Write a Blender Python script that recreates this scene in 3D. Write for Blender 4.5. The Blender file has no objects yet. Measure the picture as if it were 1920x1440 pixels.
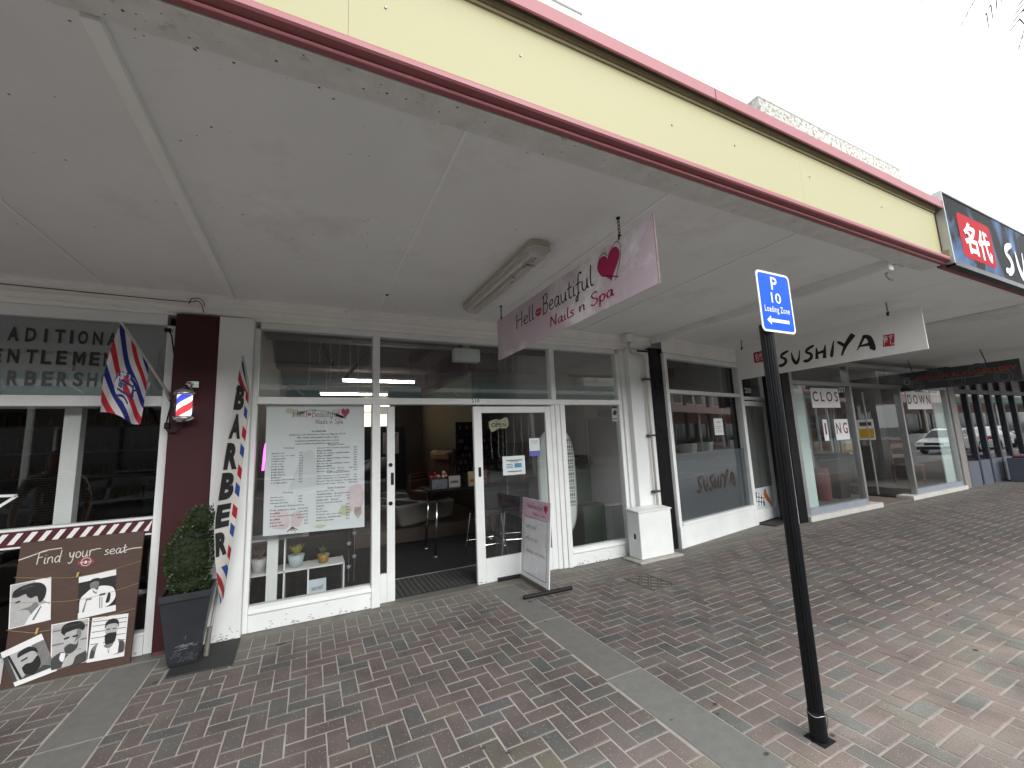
import bpy, math, random
from mathutils import Vector, Matrix
random.seed(7)
R = math.radians
sc = bpy.context.scene
COL = sc.collection

# ---------------------------------------------------------------- camera, sky, sun, exposure
CAM_Y, CAM_Z = -4.67, 1.6
YAW, PITCH, ROLL, FPX = R(26.30), R(8.08), R(-2.446), 774.2
fw = Vector((math.sin(YAW)*math.cos(PITCH), math.cos(YAW)*math.cos(PITCH), math.sin(PITCH)))
rt0 = Vector((math.cos(YAW), -math.sin(YAW), 0)); up0 = rt0.cross(fw)
rt = rt0*math.cos(ROLL) + up0*math.sin(ROLL)
up = up0*math.cos(ROLL) - rt0*math.sin(ROLL)
cam = bpy.data.cameras.new('camera'); camo = bpy.data.objects.new('camera', cam); COL.objects.link(camo)
cam.sensor_fit = 'HORIZONTAL'; cam.sensor_width = 36; cam.lens = 36*FPX/1920
cam.clip_start = .05; cam.clip_end = 3000
camo.matrix_world = Matrix(((rt.x, up.x, -fw.x, 0), (rt.y, up.y, -fw.y, CAM_Y), (rt.z, up.z, -fw.z, CAM_Z), (0, 0, 0, 1)))
sc.camera = camo

SUN_EL, SUN_AZ = R(23), R(166)          # azimuth from +Y towards +X: unseen wide fill over the street, added to light under the canopy
world = bpy.data.worlds.new('World'); sc.world = world; world.use_nodes = True
wn, wl = world.node_tree.nodes, world.node_tree.links
wn.clear()
wo = wn.new('ShaderNodeOutputWorld'); bg = wn.new('ShaderNodeBackground'); sky = wn.new('ShaderNodeTexSky')
sky.sky_type = 'NISHITA'; sky.sun_disc = False; sky.sun_elevation = SUN_EL; sky.sun_rotation = SUN_AZ
sky.air_density = 1.0; sky.dust_density = 3.0; sky.ozone_density = 1.0; sky.altitude = 10
hs = wn.new('ShaderNodeHueSaturation'); hs.inputs['Saturation'].default_value = .16
tc = wn.new('ShaderNodeTexCoord'); mp = wn.new('ShaderNodeMapping'); mp.inputs['Scale'].default_value = (1, 1, 2.6)
cn = wn.new('ShaderNodeTexNoise'); cn.inputs['Scale'].default_value = 1.7; cn.inputs['Detail'].default_value = 6
cr = wn.new('ShaderNodeMapRange'); cr.inputs[1].default_value = .3; cr.inputs[2].default_value = .7
cr.inputs[3].default_value = .92; cr.inputs[4].default_value = 1.1
mx = wn.new('ShaderNodeVectorMath'); mx.operation = 'SCALE'
wl.new(sky.outputs[0], hs.inputs['Color']); wl.new(tc.outputs['Generated'], mp.inputs[0]); wl.new(mp.outputs[0], cn.inputs['Vector'])
cm = wn.new('ShaderNodeMix'); cm.data_type = 'RGBA'; cm.inputs['Factor'].default_value = .82; cm.inputs['B'].default_value = (6.1, 6.25, 6.4, 1)   # high cloud deck over the clear sky
wl.new(hs.outputs[0], cm.inputs['A'])
wl.new(cn.outputs['Fac'], cr.inputs[0]); wl.new(cm.outputs['Result'], mx.inputs[0]); wl.new(cr.outputs[0], mx.inputs['Scale'])
wl.new(mx.outputs[0], bg.inputs['Color']); bg.inputs['Strength'].default_value = .10
wl.new(bg.outputs[0], wo.inputs[0])
sl = bpy.data.lights.new('sun', 'SUN'); so = bpy.data.objects.new('sun', sl); COL.objects.link(so)
sl.energy = 1.06; sl.angle = R(50); sl.color = (1, .985, .96)
so.rotation_euler = Vector((math.sin(SUN_AZ)*math.cos(SUN_EL), math.cos(SUN_AZ)*math.cos(SUN_EL), math.sin(SUN_EL))).to_track_quat('Z', 'Y').to_euler()
so.location = (0, 0, 40)
sc.view_settings.view_transform = 'Standard'; sc.view_settings.look = 'None'
sc.view_settings.gamma = 1; sc.view_settings.use_curve_mapping = False
sc.view_settings.exposure = 1.9
try:
    sc.cycles.use_denoising = True; sc.cycles.denoiser = 'OPENIMAGEDENOISE'
    sc.cycles.max_bounces = 10; sc.cycles.transparent_max_bounces = 24; sc.cycles.diffuse_bounces = 5
    sc.cycles.glossy_bounces = 4; sc.cycles.sample_clamp_indirect = 6; sc.cycles.caustics_reflective = False
except Exception:
    pass

# ---------------------------------------------------------------- materials
MATS = {}
def nt(name):
    m = bpy.data.materials.new(name); m.use_nodes = True
    n, l = m.node_tree.nodes, m.node_tree.links
    return m, n, l, n['Principled BSDF']
def M(name, col=None, rough=.6, metal=0, var=.08, scale=6, bump=0, bscale=90, spec=.5, emit=0, dirt=None, alpha=1, coat=0, stretch=(1, 1, 1)):
    if name in MATS: return MATS[name]
    m, n, l, b = nt(name)
    b.inputs['Base Color'].default_value = (*col, 1); b.inputs['Roughness'].default_value = rough
    b.inputs['Metallic'].default_value = metal; b.inputs['Specular IOR Level'].default_value = spec
    b.inputs['Coat Weight'].default_value = coat; b.inputs['Alpha'].default_value = alpha
    g = n.new('ShaderNodeNewGeometry'); mpn = n.new('ShaderNodeMapping'); mpn.inputs['Scale'].default_value = stretch
    l.new(g.outputs['Position'], mpn.inputs[0])
    if var:
        t = n.new('ShaderNodeTexNoise'); t.inputs['Scale'].default_value = scale; t.inputs['Detail'].default_value = 7; t.inputs['Roughness'].default_value = .62
        l.new(mpn.outputs[0], t.inputs['Vector'])
        mr = n.new('ShaderNodeMapRange'); mr.inputs[1].default_value = .25; mr.inputs[2].default_value = .75
        mr.inputs[3].default_value = 1-var; mr.inputs[4].default_value = 1+var
        l.new(t.outputs['Fac'], mr.inputs[0])
        v = n.new('ShaderNodeVectorMath'); v.operation = 'SCALE'; v.inputs[0].default_value = col
        l.new(mr.outputs[0], v.inputs['Scale']); last = v.outputs[0]
        if dirt:   # (colour, noise scale, threshold, softness)
            t2 = n.new('ShaderNodeTexNoise'); t2.inputs['Scale'].default_value = dirt[1]; t2.inputs['Detail'].default_value = 9; t2.inputs['Roughness'].default_value = .7
            l.new(mpn.outputs[0], t2.inputs['Vector'])
            m2 = n.new('ShaderNodeMapRange'); m2.inputs[1].default_value = dirt[2]; m2.inputs[2].default_value = dirt[2]+dirt[3]
            l.new(t2.outputs['Fac'], m2.inputs[0])
            mi = n.new('ShaderNodeMix'); mi.data_type = 'RGBA'
            l.new(m2.outputs[0], mi.inputs['Factor']); l.new(last, mi.inputs['A']); mi.inputs['B'].default_value = (*dirt[0], 1)
            last = mi.outputs['Result']
        l.new(last, b.inputs['Base Color'])
        mr2 = n.new('ShaderNodeMapRange'); mr2.inputs[3].default_value = max(0.02, rough-.1); mr2.inputs[4].default_value = min(1, rough+.1)
        l.new(t.outputs['Fac'], mr2.inputs[0]); l.new(mr2.outputs[0], b.inputs['Roughness'])
    if bump:
        t3 = n.new('ShaderNodeTexNoise'); t3.inputs['Scale'].default_value = bscale; t3.inputs['Detail'].default_value = 4
        l.new(mpn.outputs[0], t3.inputs['Vector'])
        bp = n.new('ShaderNodeBump'); bp.inputs['Strength'].default_value = bump; bp.inputs['Distance'].default_value = .004
        l.new(t3.outputs['Fac'], bp.inputs['Height']); l.new(bp.outputs[0], b.inputs['Normal'])
    if emit:
        b.inputs['Emission Color'].default_value = (*col, 1); b.inputs['Emission Strength'].default_value = emit
    MATS[name] = m
    return m
def glass(name, tint=(.965, .975, .972), r0=.05):
    if name in MATS: return MATS[name]
    m, n, l, b = nt(name); n.remove(b)
    g = n.new('ShaderNodeNewGeometry'); d = n.new('ShaderNodeVectorMath'); d.operation = 'DOT_PRODUCT'
    l.new(g.outputs['Normal'], d.inputs[0]); l.new(g.outputs['Incoming'], d.inputs[1])
    def mth(op, a, bb=None):
        q = n.new('ShaderNodeMath'); q.operation = op
        for i, x in enumerate((a, bb)):
            if x is None: continue
            if isinstance(x, (int, float)): q.inputs[i].default_value = x
            else: l.new(x, q.inputs[i])
        return q.outputs[0]
    c = mth('ABSOLUTE', d.outputs['Value']); k = mth('SUBTRACT', 1.0, c); k5 = mth('POWER', k, 5.0)
    fac = mth('ADD', mth('MULTIPLY', k5, 1-r0), r0)
    tr = n.new('ShaderNodeBsdfTransparent'); tr.inputs[0].default_value = (*tint, 1)
    gl = n.new('ShaderNodeBsdfGlossy'); gl.inputs['Roughness'].default_value = 0.0; gl.inputs['Color'].default_value = (1, 1, 1, 1)
    mixs = n.new('ShaderNodeMixShader'); l.new(fac, mixs.inputs[0]); l.new(tr.outputs[0], mixs.inputs[1]); l.new(gl.outputs[0], mixs.inputs[2])
    l.new(mixs.outputs[0], n['Material Output'].inputs[0])
    MATS[name] = m
    return m
def film(name, col, a):
    """frosted film or thin fabric: part diffuse, part see-through"""
    if name in MATS: return MATS[name]
    m, n, l, b = nt(name)
    b.inputs['Base Color'].default_value = (*col, 1); b.inputs['Roughness'].default_value = .7; b.inputs['Specular IOR Level'].default_value = .2
    tr = n.new('ShaderNodeBsdfTransparent'); mixs = n.new('ShaderNodeMixShader'); mixs.inputs[0].default_value = a
    l.new(tr.outputs[0], mixs.inputs[1]); l.new(b.outputs[0], mixs.inputs[2]); l.new(mixs.outputs[0], n['Material Output'].inputs[0])
    MATS[name] = m
    return m

# ---------------------------------------------------------------- mesh building
class MB:
    def __init__(s): s.v = []; s.f = []; s.uv = None; s.mi = []
    def add(s, vs, fs, mi=0):
        o = len(s.v); s.v += [tuple(p) for p in vs]
        for f in fs: s.f.append(tuple(o+i for i in f)); s.mi.append(mi)
        return s
    def box(s, x0, x1, y0, y1, z0, z1, mi=0):
        if x0 > x1: x0, x1 = x1, x0
        if y0 > y1: y0, y1 = y1, y0
        if z0 > z1: z0, z1 = z1, z0
        v = [(x, y, z) for z in (z0, z1) for y in (y0, y1) for x in (x0, x1)]
        return s.add(v, [(0, 2, 3, 1), (4, 5, 7, 6), (0, 1, 5, 4), (2, 6, 7, 3), (0, 4, 6, 2), (1, 3, 7, 5)], mi)
    def hexa(s, b, t, mi=0):
        """b, t: four corners each, bottom and top, counter-clockwise seen from above"""
        return s.add(list(b)+list(t), [(3, 2, 1, 0), (4, 5, 6, 7), (0, 1, 5, 4), (1, 2, 6, 5), (2, 3, 7, 6), (3, 0, 4, 7)], mi)
    def extr(s, pts, off, mi=0):
        """closed polygon of 3D points swept along off"""
        n = len(pts); off = Vector(off); p2 = [Vector(p)+off for p in pts]
        fs = [tuple(range(n-1, -1, -1)), tuple(range(n, 2*n))]+[(i, (i+1) % n, n+(i+1) % n, n+i) for i in range(n)]
        return s.add(list(pts)+p2, fs, mi)
    def tube(s, path, r, n=8, caps=True, mi=0, closed=False):
        path = [Vector(p) for p in path]; k = len(path); vs = []; fs = []
        rr = r if isinstance(r, (list, tuple)) else [r]*k
        prev = None
        for i, p in enumerate(path):
            if closed: t = path[(i+1) % k]-path[i-1]
            else: t = path[min(i+1, k-1)]-path[max(i-1, 0)]
            t.normalize()
            if prev is None:
                a = Vector((0, 0, 1)) if abs(t.z) < .9 else Vector((1, 0, 0)); u = t.cross(a).normalized()
            else:
                u = (prev - t*prev.dot(t)).normalized()
            prev = u; w = t.cross(u)
            for j in range(n):
                a = 2*math.pi*j/n; vs.append(p+(u*math.cos(a)+w*math.sin(a))*rr[i])
        for i in range(k if closed else k-1):
            for j in range(n):
                q = (i+1) % k
                fs.append((i*n+j, i*n+(j+1) % n, q*n+(j+1) % n, q*n+j))
        if caps and not closed: fs += [tuple(range(n-1, -1, -1)), tuple(range((k-1)*n, k*n))]
        return s.add(vs, fs, mi)
    def lathe(s, prof, c, n=20, mi=0, axis='z'):
        vs = []; fs = []; k = len(prof)
        for r, z in prof:
            for j in range(n):
                a = 2*math.pi*j/n; x, y = r*math.cos(a), r*math.sin(a)
                if axis == 'z': vs.append((c[0]+x, c[1]+y, c[2]+z))
                elif axis == 'y': vs.append((c[0]+x, c[1]+z, c[2]+y))
                else: vs.append((c[0]+z, c[1]+x, c[2]+y))
        for i in range(k-1):
            for j in range(n): fs.append((i*n+j, i*n+(j+1) % n, (i+1)*n+(j+1) % n, (i+1)*n+j))
        fs += [tuple(range(n-1, -1, -1)), tuple(range((k-1)*n, k*n))]
        return s.add(vs, fs, mi)
    def ball(s, c, r, n=12, m=8, mi=0):
        rx, ry, rz = (r if isinstance(r, tuple) else (r, r, r)); vs = []; fs = []
        for i in range(m+1):
            t = math.pi*i/m
            for j in range(n):
                a = 2*math.pi*j/n; vs.append((c[0]+rx*math.sin(t)*math.cos(a), c[1]+ry*math.sin(t)*math.sin(a), c[2]+rz*math.cos(t)))
        for i in range(m):
            for j in range(n): fs.append((i*n+j, (i+1)*n+j, (i+1)*n+(j+1) % n, i*n+(j+1) % n))
        return s.add(vs, fs, mi)
    def flat(s, shape, fn, mi=0):
        """shape: (2D verts, faces) laid onto a surface by fn(u, v)"""
        return s.add([fn(u, v) for u, v in shape[0]], shape[1], mi)
    def grid(s, fn, nu, nv, mi=0):
        o = len(s.v)
        if s.uv is None: s.uv = {}
        for j in range(nv+1):
            for i in range(nu+1):
                s.uv[len(s.v)] = (i/nu, j/nv); s.v.append(tuple(fn(i/nu, j/nv)))
        for j in range(nv):
            for i in range(nu):
                a = o+j*(nu+1)+i; s.f.append((a, a+1, a+nu+2, a+nu+1)); s.mi.append(mi)
        return s

def worldpos(p):
    v = Vector((0, 0, 0))
    while p is not None: v += p.location; p = p.parent
    return v
def part(name, mb, mat, parent=None, label=None, bevel=0, smooth=False, kind=None, local=False, seg=1):
    off = Vector((0, 0, 0)) if (local or parent is None) else worldpos(parent)
    me = bpy.data.meshes.new(name)
    vs = mb.v if off.length == 0 else [(x-off.x, y-off.y, z-off.z) for x, y, z in mb.v]
    me.from_pydata(vs, [], mb.f)
    for mm in (mat if isinstance(mat, (list, tuple)) else [mat]): me.materials.append(mm)
    if any(mb.mi): me.polygons.foreach_set('material_index', mb.mi)
    if mb.uv is not None:
        ul = me.uv_layers.new(name='UVMap')
        for lp in me.loops: ul.data[lp.index].uv = mb.uv.get(lp.vertex_index, (0, 0))
    if smooth: me.polygons.foreach_set('use_smooth', [True]*len(me.polygons))
    me.update()
    o = bpy.data.objects.new(name, me); COL.objects.link(o)
    if parent is not None: o.parent = parent
    if label: o['label'] = label
    if kind: o['kind'] = kind
    if bevel:
        b = o.modifiers.new('bevel', 'BEVEL'); b.width = bevel; b.segments = seg; b.limit_method = 'ANGLE'; b.angle_limit = R(40)
    return o
def thing(name, label, cat, loc=(0, 0, 0), group=None, rz=0):
    o = bpy.data.objects.new(name, None); COL.objects.link(o); o.empty_display_size = .1
    o.location = loc; o.rotation_euler = (0, 0, rz); o['label'] = label; o['category'] = cat
    if group: o['group'] = group
    return o
def tag(o, label, cat, group=None):
    o['label'] = label; o['category'] = cat
    if group: o['group'] = group
    return o
def parts(name, boxes, mat, parent, **k):
    return [part(name, MB().box(*b), mat, parent, **k) for b in boxes]
def struct(name, mb, mat, **k):
    o = part(name, mb, mat, **k); o['kind'] = 'structure'; return o
def copy_tree(o, parent=None):
    c = o.copy(); COL.objects.link(c)
    if parent is not None: c.parent = parent
    for ch in list(o.children): copy_tree(ch, c)
    return c
def B(*a): return MB().box(*a)

# ---------------------------------------------------------------- flat shapes: type, strokes, discs
def text2(s, size=1, align='LEFT', xs=1, bold=0, space=1, res=3, lead=1.0):
    c = bpy.data.curves.new('type', 'FONT'); c.body = s; c.size = size; c.align_x = align; c.offset = bold
    c.space_character = space; c.resolution_u = res; c.space_line = lead
    o = bpy.data.objects.new('type', c); COL.objects.link(o)
    dg = bpy.context.evaluated_depsgraph_get(); me = bpy.data.meshes.new_from_object(o.evaluated_get(dg))
    out = ([(v.co.x*xs, v.co.y) for v in me.vertices], [tuple(p.vertices) for p in me.polygons])
    bpy.data.objects.remove(o); bpy.data.curves.remove(c); bpy.data.meshes.remove(me)
    return out
def dense(sh, L):
    """split a flat shape finely enough to follow a curved cloth"""
    import bmesh
    bm = bmesh.new(); vs = [bm.verts.new((x, y, 0)) for x, y in sh[0]]
    for f in sh[1]:
        try: bm.faces.new([vs[i] for i in f])
        except ValueError: pass
    bmesh.ops.triangulate(bm, faces=bm.faces[:])
    for _ in range(5):
        es = [e for e in bm.edges if e.calc_length() > L]
        if not es: break
        bmesh.ops.subdivide_edges(bm, edges=es, cuts=1); bmesh.ops.triangulate(bm, faces=bm.faces[:])
    bm.verts.index_update()
    out = ([(v.co.x, v.co.y) for v in bm.verts], [tuple(v.index for v in f.verts) for f in bm.faces]); bm.free()
    return out
def fit(shape, u0, u1, v0, v1):
    xs = [p[0] for p in shape[0]]; ys = [p[1] for p in shape[0]]
    a, b, c, d = min(xs), max(xs), min(ys), max(ys)
    return ([(u0+(x-a)/(b-a)*(u1-u0), v0+(y-c)/(d-c)*(v1-v0)) for x, y in shape[0]], shape[1])
def catmull(pts, n=6):
    if len(pts) < 3: return [tuple(p) for p in pts]
    P = [pts[0]]+list(pts)+[pts[-1]]; out = []
    for i in range(1, len(P)-2):
        for k in range(n):
            t = k/n
            out.append(tuple(.5*((2*b)+(-a+c)*t+(2*a-5*b+4*c-d)*t*t+(-a+3*b-3*c+d)*t**3) for a, b, c, d in zip(P[i-1], P[i], P[i+1], P[i+2])))
    out.append(tuple(P[-2])); return out
def stroke2(pts, w=None, n=6):
    """ribbon along a smoothed 2D line; points may carry their own width as a third value"""
    q = catmull([p if len(p) == 3 else (p[0], p[1], w) for p in pts], n); vs = []; fs = []
    for i, p in enumerate(q):
        a, b = q[max(i-1, 0)], q[min(i+1, len(q)-1)]
        dx, dy = b[0]-a[0], b[1]-a[1]; L = math.hypot(dx, dy) or 1
        hx, hy = -dy/L*p[2]/2, dx/L*p[2]/2
        vs += [(p[0]+hx, p[1]+hy), (p[0]-hx, p[1]-hy)]
    for i in range(len(q)-1): fs.append((2*i, 2*i+1, 2*i+3, 2*i+2))
    return vs, fs
def join2(shapes):
    vs = []; fs = []
    for v, f in shapes:
        o = len(vs); vs += v; fs += [tuple(o+i for i in q) for q in f]
    return vs, fs
def move2(sh, dx, dy, sx=1, sy=None):
    sy = sx if sy is None else sy
    return [(x*sx+dx, y*sy+dy) for x, y in sh[0]], sh[1]
def disc2(cx, cy, rx, ry=None, n=20, a0=0, a1=360):
    ry = rx if ry is None else ry
    if a1-a0 == 360: return [(cx+rx*math.cos(2*math.pi*i/n), cy+ry*math.sin(2*math.pi*i/n)) for i in range(n)], [tuple(range(n))]
    p = [(cx+rx*math.cos(R(a0+(a1-a0)*i/n)), cy+ry*math.sin(R(a0+(a1-a0)*i/n))) for i in range(n+1)]
    return p, [tuple(range(n+1))]
def ring2(cx, cy, r, w, n=28, ry=None):
    ry = r if ry is None else ry
    v = []; f = []
    for i in range(n):
        a = 2*math.pi*i/n; v += [(cx+r*math.cos(a), cy+ry*math.sin(a)), (cx+(r-w)*math.cos(a), cy+(ry-w)*math.sin(a))]
        j = (i+1) % n; f.append((2*i, 2*i+1, 2*j+1, 2*j))
    return v, f
def rect2(a, b, c, d): return [(a, c), (b, c), (b, d), (a, d)], [(0, 1, 2, 3)]
def poly2(p): return list(p), [tuple(range(len(p)))]
def rrect2(a, b, c, d, r, n=5):
    p = []
    for cx, cy, s in ((b-r, d-r, 0), (a+r, d-r, 90), (a+r, c+r, 180), (b-r, c+r, 270)):
        for i in range(n+1):
            t = R(s+90*i/n); p.append((cx+r*math.cos(t), cy+r*math.sin(t)))
    return p, [tuple(range(len(p)))]
GL = {
 'H': ([[(.1, 1), (.05, 0)], [(.55, 1.05), (.5, 0)], [(.05, .5), (.52, .55)]], .66),
 'e': ([[(.05, .25), (.3, .3), (.33, .45), (.2, .52), (.06, .35), (.06, .12), (.2, 0), (.38, .08)]], .42),
 'l': ([[(.14, 1.), (.08, .5), (.08, .08), (.16, 0), (.22, .04)]], .25),
 'o': ([[(.2, .5), (.06, .35), (.06, .12), (.2, 0), (.35, .14), (.35, .36), (.2, .5)]], .45),
 'B': ([[(.15, 1), (.06, 0)], [(.0, .92), (.35, 1.05), (.45, .85), (.35, .6), (.12, .52)], [(.12, .52), (.4, .5), (.46, .25), (.3, .02), (.02, -.02)]], .55),
 'a': ([[(.35, .45), (.2, .52), (.05, .3), (.1, .03), (.25, .05), (.36, .4)], [(.37, .5), (.34, .1), (.42, 0), (.46, .05)]], .5),
 'u': ([[(.06, .5), (.05, .15), (.15, 0), (.3, .1), (.37, .5)], [(.37, .5), (.36, .1), (.44, 0)]], .5),
 't': ([[(.17, .85), (.12, .15), (.2, 0), (.3, .06)], [(0, .52), (.32, .56)]], .34),
 'i': ([[(.1, .5), (.08, .08), (.14, 0), (.2, .04)], [(.1, .73), (.135, .7)]], .24),
 'f': ([[(.42, .88), (.33, 1.0), (.2, .85), (.14, .1), (.08, -.3), (-.02, -.3), (.0, -.15), (.25, .05)], [(0, .48), (.34, .52)]], .37),
 'N': ([[(.05, 0), (.1, 1)], [(.1, 1), (.5, 0)], [(.5, 0), (.56, 1.02)]], .68),
 's': ([[(.3, .45), (.18, .52), (.08, .4), (.2, .26), (.28, .12), (.16, 0), (.03, .06)]], .36),
 'n': ([[(.05, .5), (.05, 0)], [(.05, .3), (.2, .5), (.33, .42), (.34, .1), (.4, 0)]], .46),
 'S': ([[(.48, .9), (.3, 1.03), (.1, .85), (.2, .58), (.42, .4), (.42, .12), (.2, -.02), (.02, .12)]], .56),
 'p': ([[(.06, .5), (.02, -.4)], [(.06, .35), (.2, .52), (.36, .38), (.3, .08), (.14, 0), (.05, .12)]], .44),
 'F': ([[(.12, 1), (.06, 0)], [(-.1, .9), (.6, 1.08)], [(.1, .55), (.38, .6)]], .45),
 'd': ([[(.34, .42), (.2, .52), (.05, .3), (.1, .03), (.25, .06), (.36, .4)], [(.42, 1.), (.35, .1), (.42, 0)]], .5),
 'y': ([[(.05, .5), (.1, .18), (.25, .12), (.36, .5)], [(.36, .5), (.3, -.1), (.16, -.38), (0, -.3)]], .45),
 'r': ([[(.06, .5), (.06, 0)], [(.06, .3), (.18, .5), (.34, .48)]], .36),
 'w': ([[(.03, .5), (.12, 0), (.25, .4), (.38, 0), (.5, .5)]], .56),
 'k': ([[(.08, 1), (.05, 0)], [(.34, .5), (.08, .22)], [(.14, .28), (.36, 0)]], .42),
 'g': ([[(.34, .42), (.2, .52), (.05, .3), (.12, .04), (.28, .12), (.36, .45)], [(.36, .5), (.32, -.25), (.16, -.4), (.02, -.28)]], .46),
 'c': ([[(.34, .42), (.2, .52), (.05, .28), (.12, .02), (.34, .08)]], .4),
 'm': ([[(.05, .5), (.05, 0)], [(.05, .3), (.17, .5), (.26, .4), (.26, 0)], [(.26, .3), (.38, .5), (.48, .4), (.5, .02)]], .6),
 '!': ([[(.1, 1), (.08, .3)], [(.07, .06), (.08, .02)]], .25), ' ': ([], .35)}
def script2(s, w=.05):
    x = 0; out = []
    for ch in s:
        st, adv = GL[ch]
        for p in st: out.append(stroke2([(a+x, b) for a, b in p], w))
        x += adv
    return join2(out)
BR = {
 'S': [[(.8, .95, .03), (.72, .93, .14), (.38, .8, .2), (.25, .62, .15), (.5, .45, .19), (.52, .22, .2), (.3, .06, .2), (.08, .04, .22), (.05, -.02, .1)]],
 'U': [[(.05, .8, .05), (.08, .6, .12), (.12, .3, .2), (.3, .04, .24), (.5, .3, .14), (.62, .85, .05)]],
 'H': [[(.12, .78, .05), (.12, .5, .16), (.06, .05, .2)], [(.12, .4, .14), (.58, .46, .2)], [(.68, .85, .06), (.6, .5, .16), (.52, .02, .22)]],
 'I': [[(.36, .98, .04), (.28, .8, .1), (.1, .12, .2), (.05, .05, .05)]],
 'Y': [[(0, .86, .05), (.12, .8, .18), (.42, .52, .2)], [(.95, 1.12, .3), (.72, .88, .28), (.42, .5, .2), (.15, -.02, .1)]],
 'A': [[(.0, .12, .04), (.2, .4, .12), (.5, .9, .16)], [(.4, .88, .16), (.72, .72, .26), (.82, .1, .3), (.8, 0, .12)], [(.2, .34, .1), (.72, .36, .2)]]}
def brush2(s='SUSHIYA', adv=(.92, .78, .78, .86, .5, 1.0, .9)):
    x = 0; out = []
    for ch, a in zip(s, adv):
        for p in BR[ch]: out.append(stroke2([(q[0]+x, q[1], q[2]) for q in p]))
        x += a
    return join2(out)
def heart2(cx, cy, w, h, tilt=0):
    p = []
    for i in range(40):
        t = 2*math.pi*i/40
        x = 16*math.sin(t)**3/32; y = (13*math.cos(t)-5*math.cos(2*t)-2*math.cos(3*t)-math.cos(4*t))/30
        p.append((cx+w*(x*math.cos(tilt)-y*math.sin(tilt)), cy+h*(x*math.sin(tilt)+y*math.cos(tilt))))
    c = (cx, cy)
    return p+[c], [(i, (i+1) % 40, 40) for i in range(40)]
def lips2(cx, cy, w, h):
    up_ = stroke2([(cx-w/2, cy, .01), (cx-w/4, cy+h*.3, h*.35), (cx, cy+h*.18, h*.3), (cx+w/4, cy+h*.3, h*.35), (cx+w/2, cy, .01)])
    lo_ = stroke2([(cx-w/2, cy, .01), (cx-w/5, cy-h*.25, h*.4), (cx+w/5, cy-h*.25, h*.4), (cx+w/2, cy, .01)])
    return join2([up_, lo_])
# ---------------------------------------------------------------- palette
white = M('white_paint', (.765, .785, .78), .5, var=.07, scale=3, bump=.15, bscale=40, dirt=((.42, .40, .35), 5, .66, .22))
white2 = M('white_plaster', (.745, .765, .76), .65, var=.06, scale=2, bump=.25, bscale=60, dirt=((.40, .39, .35), 3, .68, .25))
corn = M('cornice_paint', (.86, .85, .82), .55, var=.06, scale=3, dirt=((.36, .34, .30), 6, .64, .2))
soff = M('soffit_paint', (.81, .825, .82), .8, var=.05, scale=1.3, dirt=((.70, .675, .655), 1.4, .54, .22))
strip = M('strip_paint', (.88, .88, .86), .6, var=.05, scale=6)
beamp = M('edge_beam_paint', (.68, .67, .65), .75, var=.14, scale=9, bump=.4, bscale=30, dirt=((.27, .26, .25), 14, .6, .16))
cream = M('cream_panel', (.335, .322, .178), .55, var=.035, scale=2, bump=.1, bscale=30, dirt=((.50, .45, .22), 7, .70, .2))
ochre = M('weathered_ochre', (.27, .235, .135), .7, var=.14, scale=12, dirt=((.15, .13, .085), 16, .58, .25))
pink = M('pink_trim', (.29, .095, .108), .45, var=.08, scale=5, dirt=((.30, .12, .13), 9, .62, .2))
maroon = M('maroon_paint', (.052, .013, .016), .55, var=.1, scale=5, bump=.15, bscale=50, spec=.25)
blackp = M('black_gloss', (.008, .008, .010), .3, var=.1, scale=5, spec=.22)
blackm = M('black_matt', (.011, .011, .012), .6, var=.2, scale=14, spec=.3)
rubber = M('black_rubber', (.02, .02, .021), .75, var=.25, scale=30, bump=.5, bscale=160)
steel = M('galvanised_steel', (.45, .45, .44), .4, metal=.8, var=.15, scale=20)
chrome = M('chrome', (.7, .7, .7), .15, metal=1, var=0)
alu = M('aluminium', (.42, .43, .43), .38, metal=.7, var=.08, scale=8)
glassm = glass('window_glass')
frost = film('frosted_film', (.30, .32, .33), .86)
concrete = M('concrete', (.15, .147, .135), .85, var=.16, scale=14, bump=.5, bscale=120, dirt=((.11, .11, .10), 4, .55, .25))
concrete_m = M('skylit_concrete', (.172, .17, .158), .85, var=.16, scale=14, bump=.5, bscale=120, dirt=((.16, .155, .14), 4, .55, .25))  # paler copy for the outer slabs, open-sky light put into the colour
concrete_l = M('pale_concrete', (.36, .35, .32), .85, var=.1, scale=14, bump=.4, bscale=100)
asphalt = M('asphalt', (.21, .208, .20), .9, var=.25, scale=40, bump=.6, bscale=200)
redv = M('red_print', (.42, .012, .035), .5, var=0); magenta = M('magenta_print', (.36, .008, .075), .5, var=.05)
inkb = M('black_print', (.012, .011, .012), .55, var=0); inkw = M('white_print', (.78, .78, .78), .5, var=0)
grey_ink = M('grey_print', (.09, .095, .09), .6, var=0)
paper = M('paper', (.74, .75, .76), .6, var=.03, scale=5)

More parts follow.
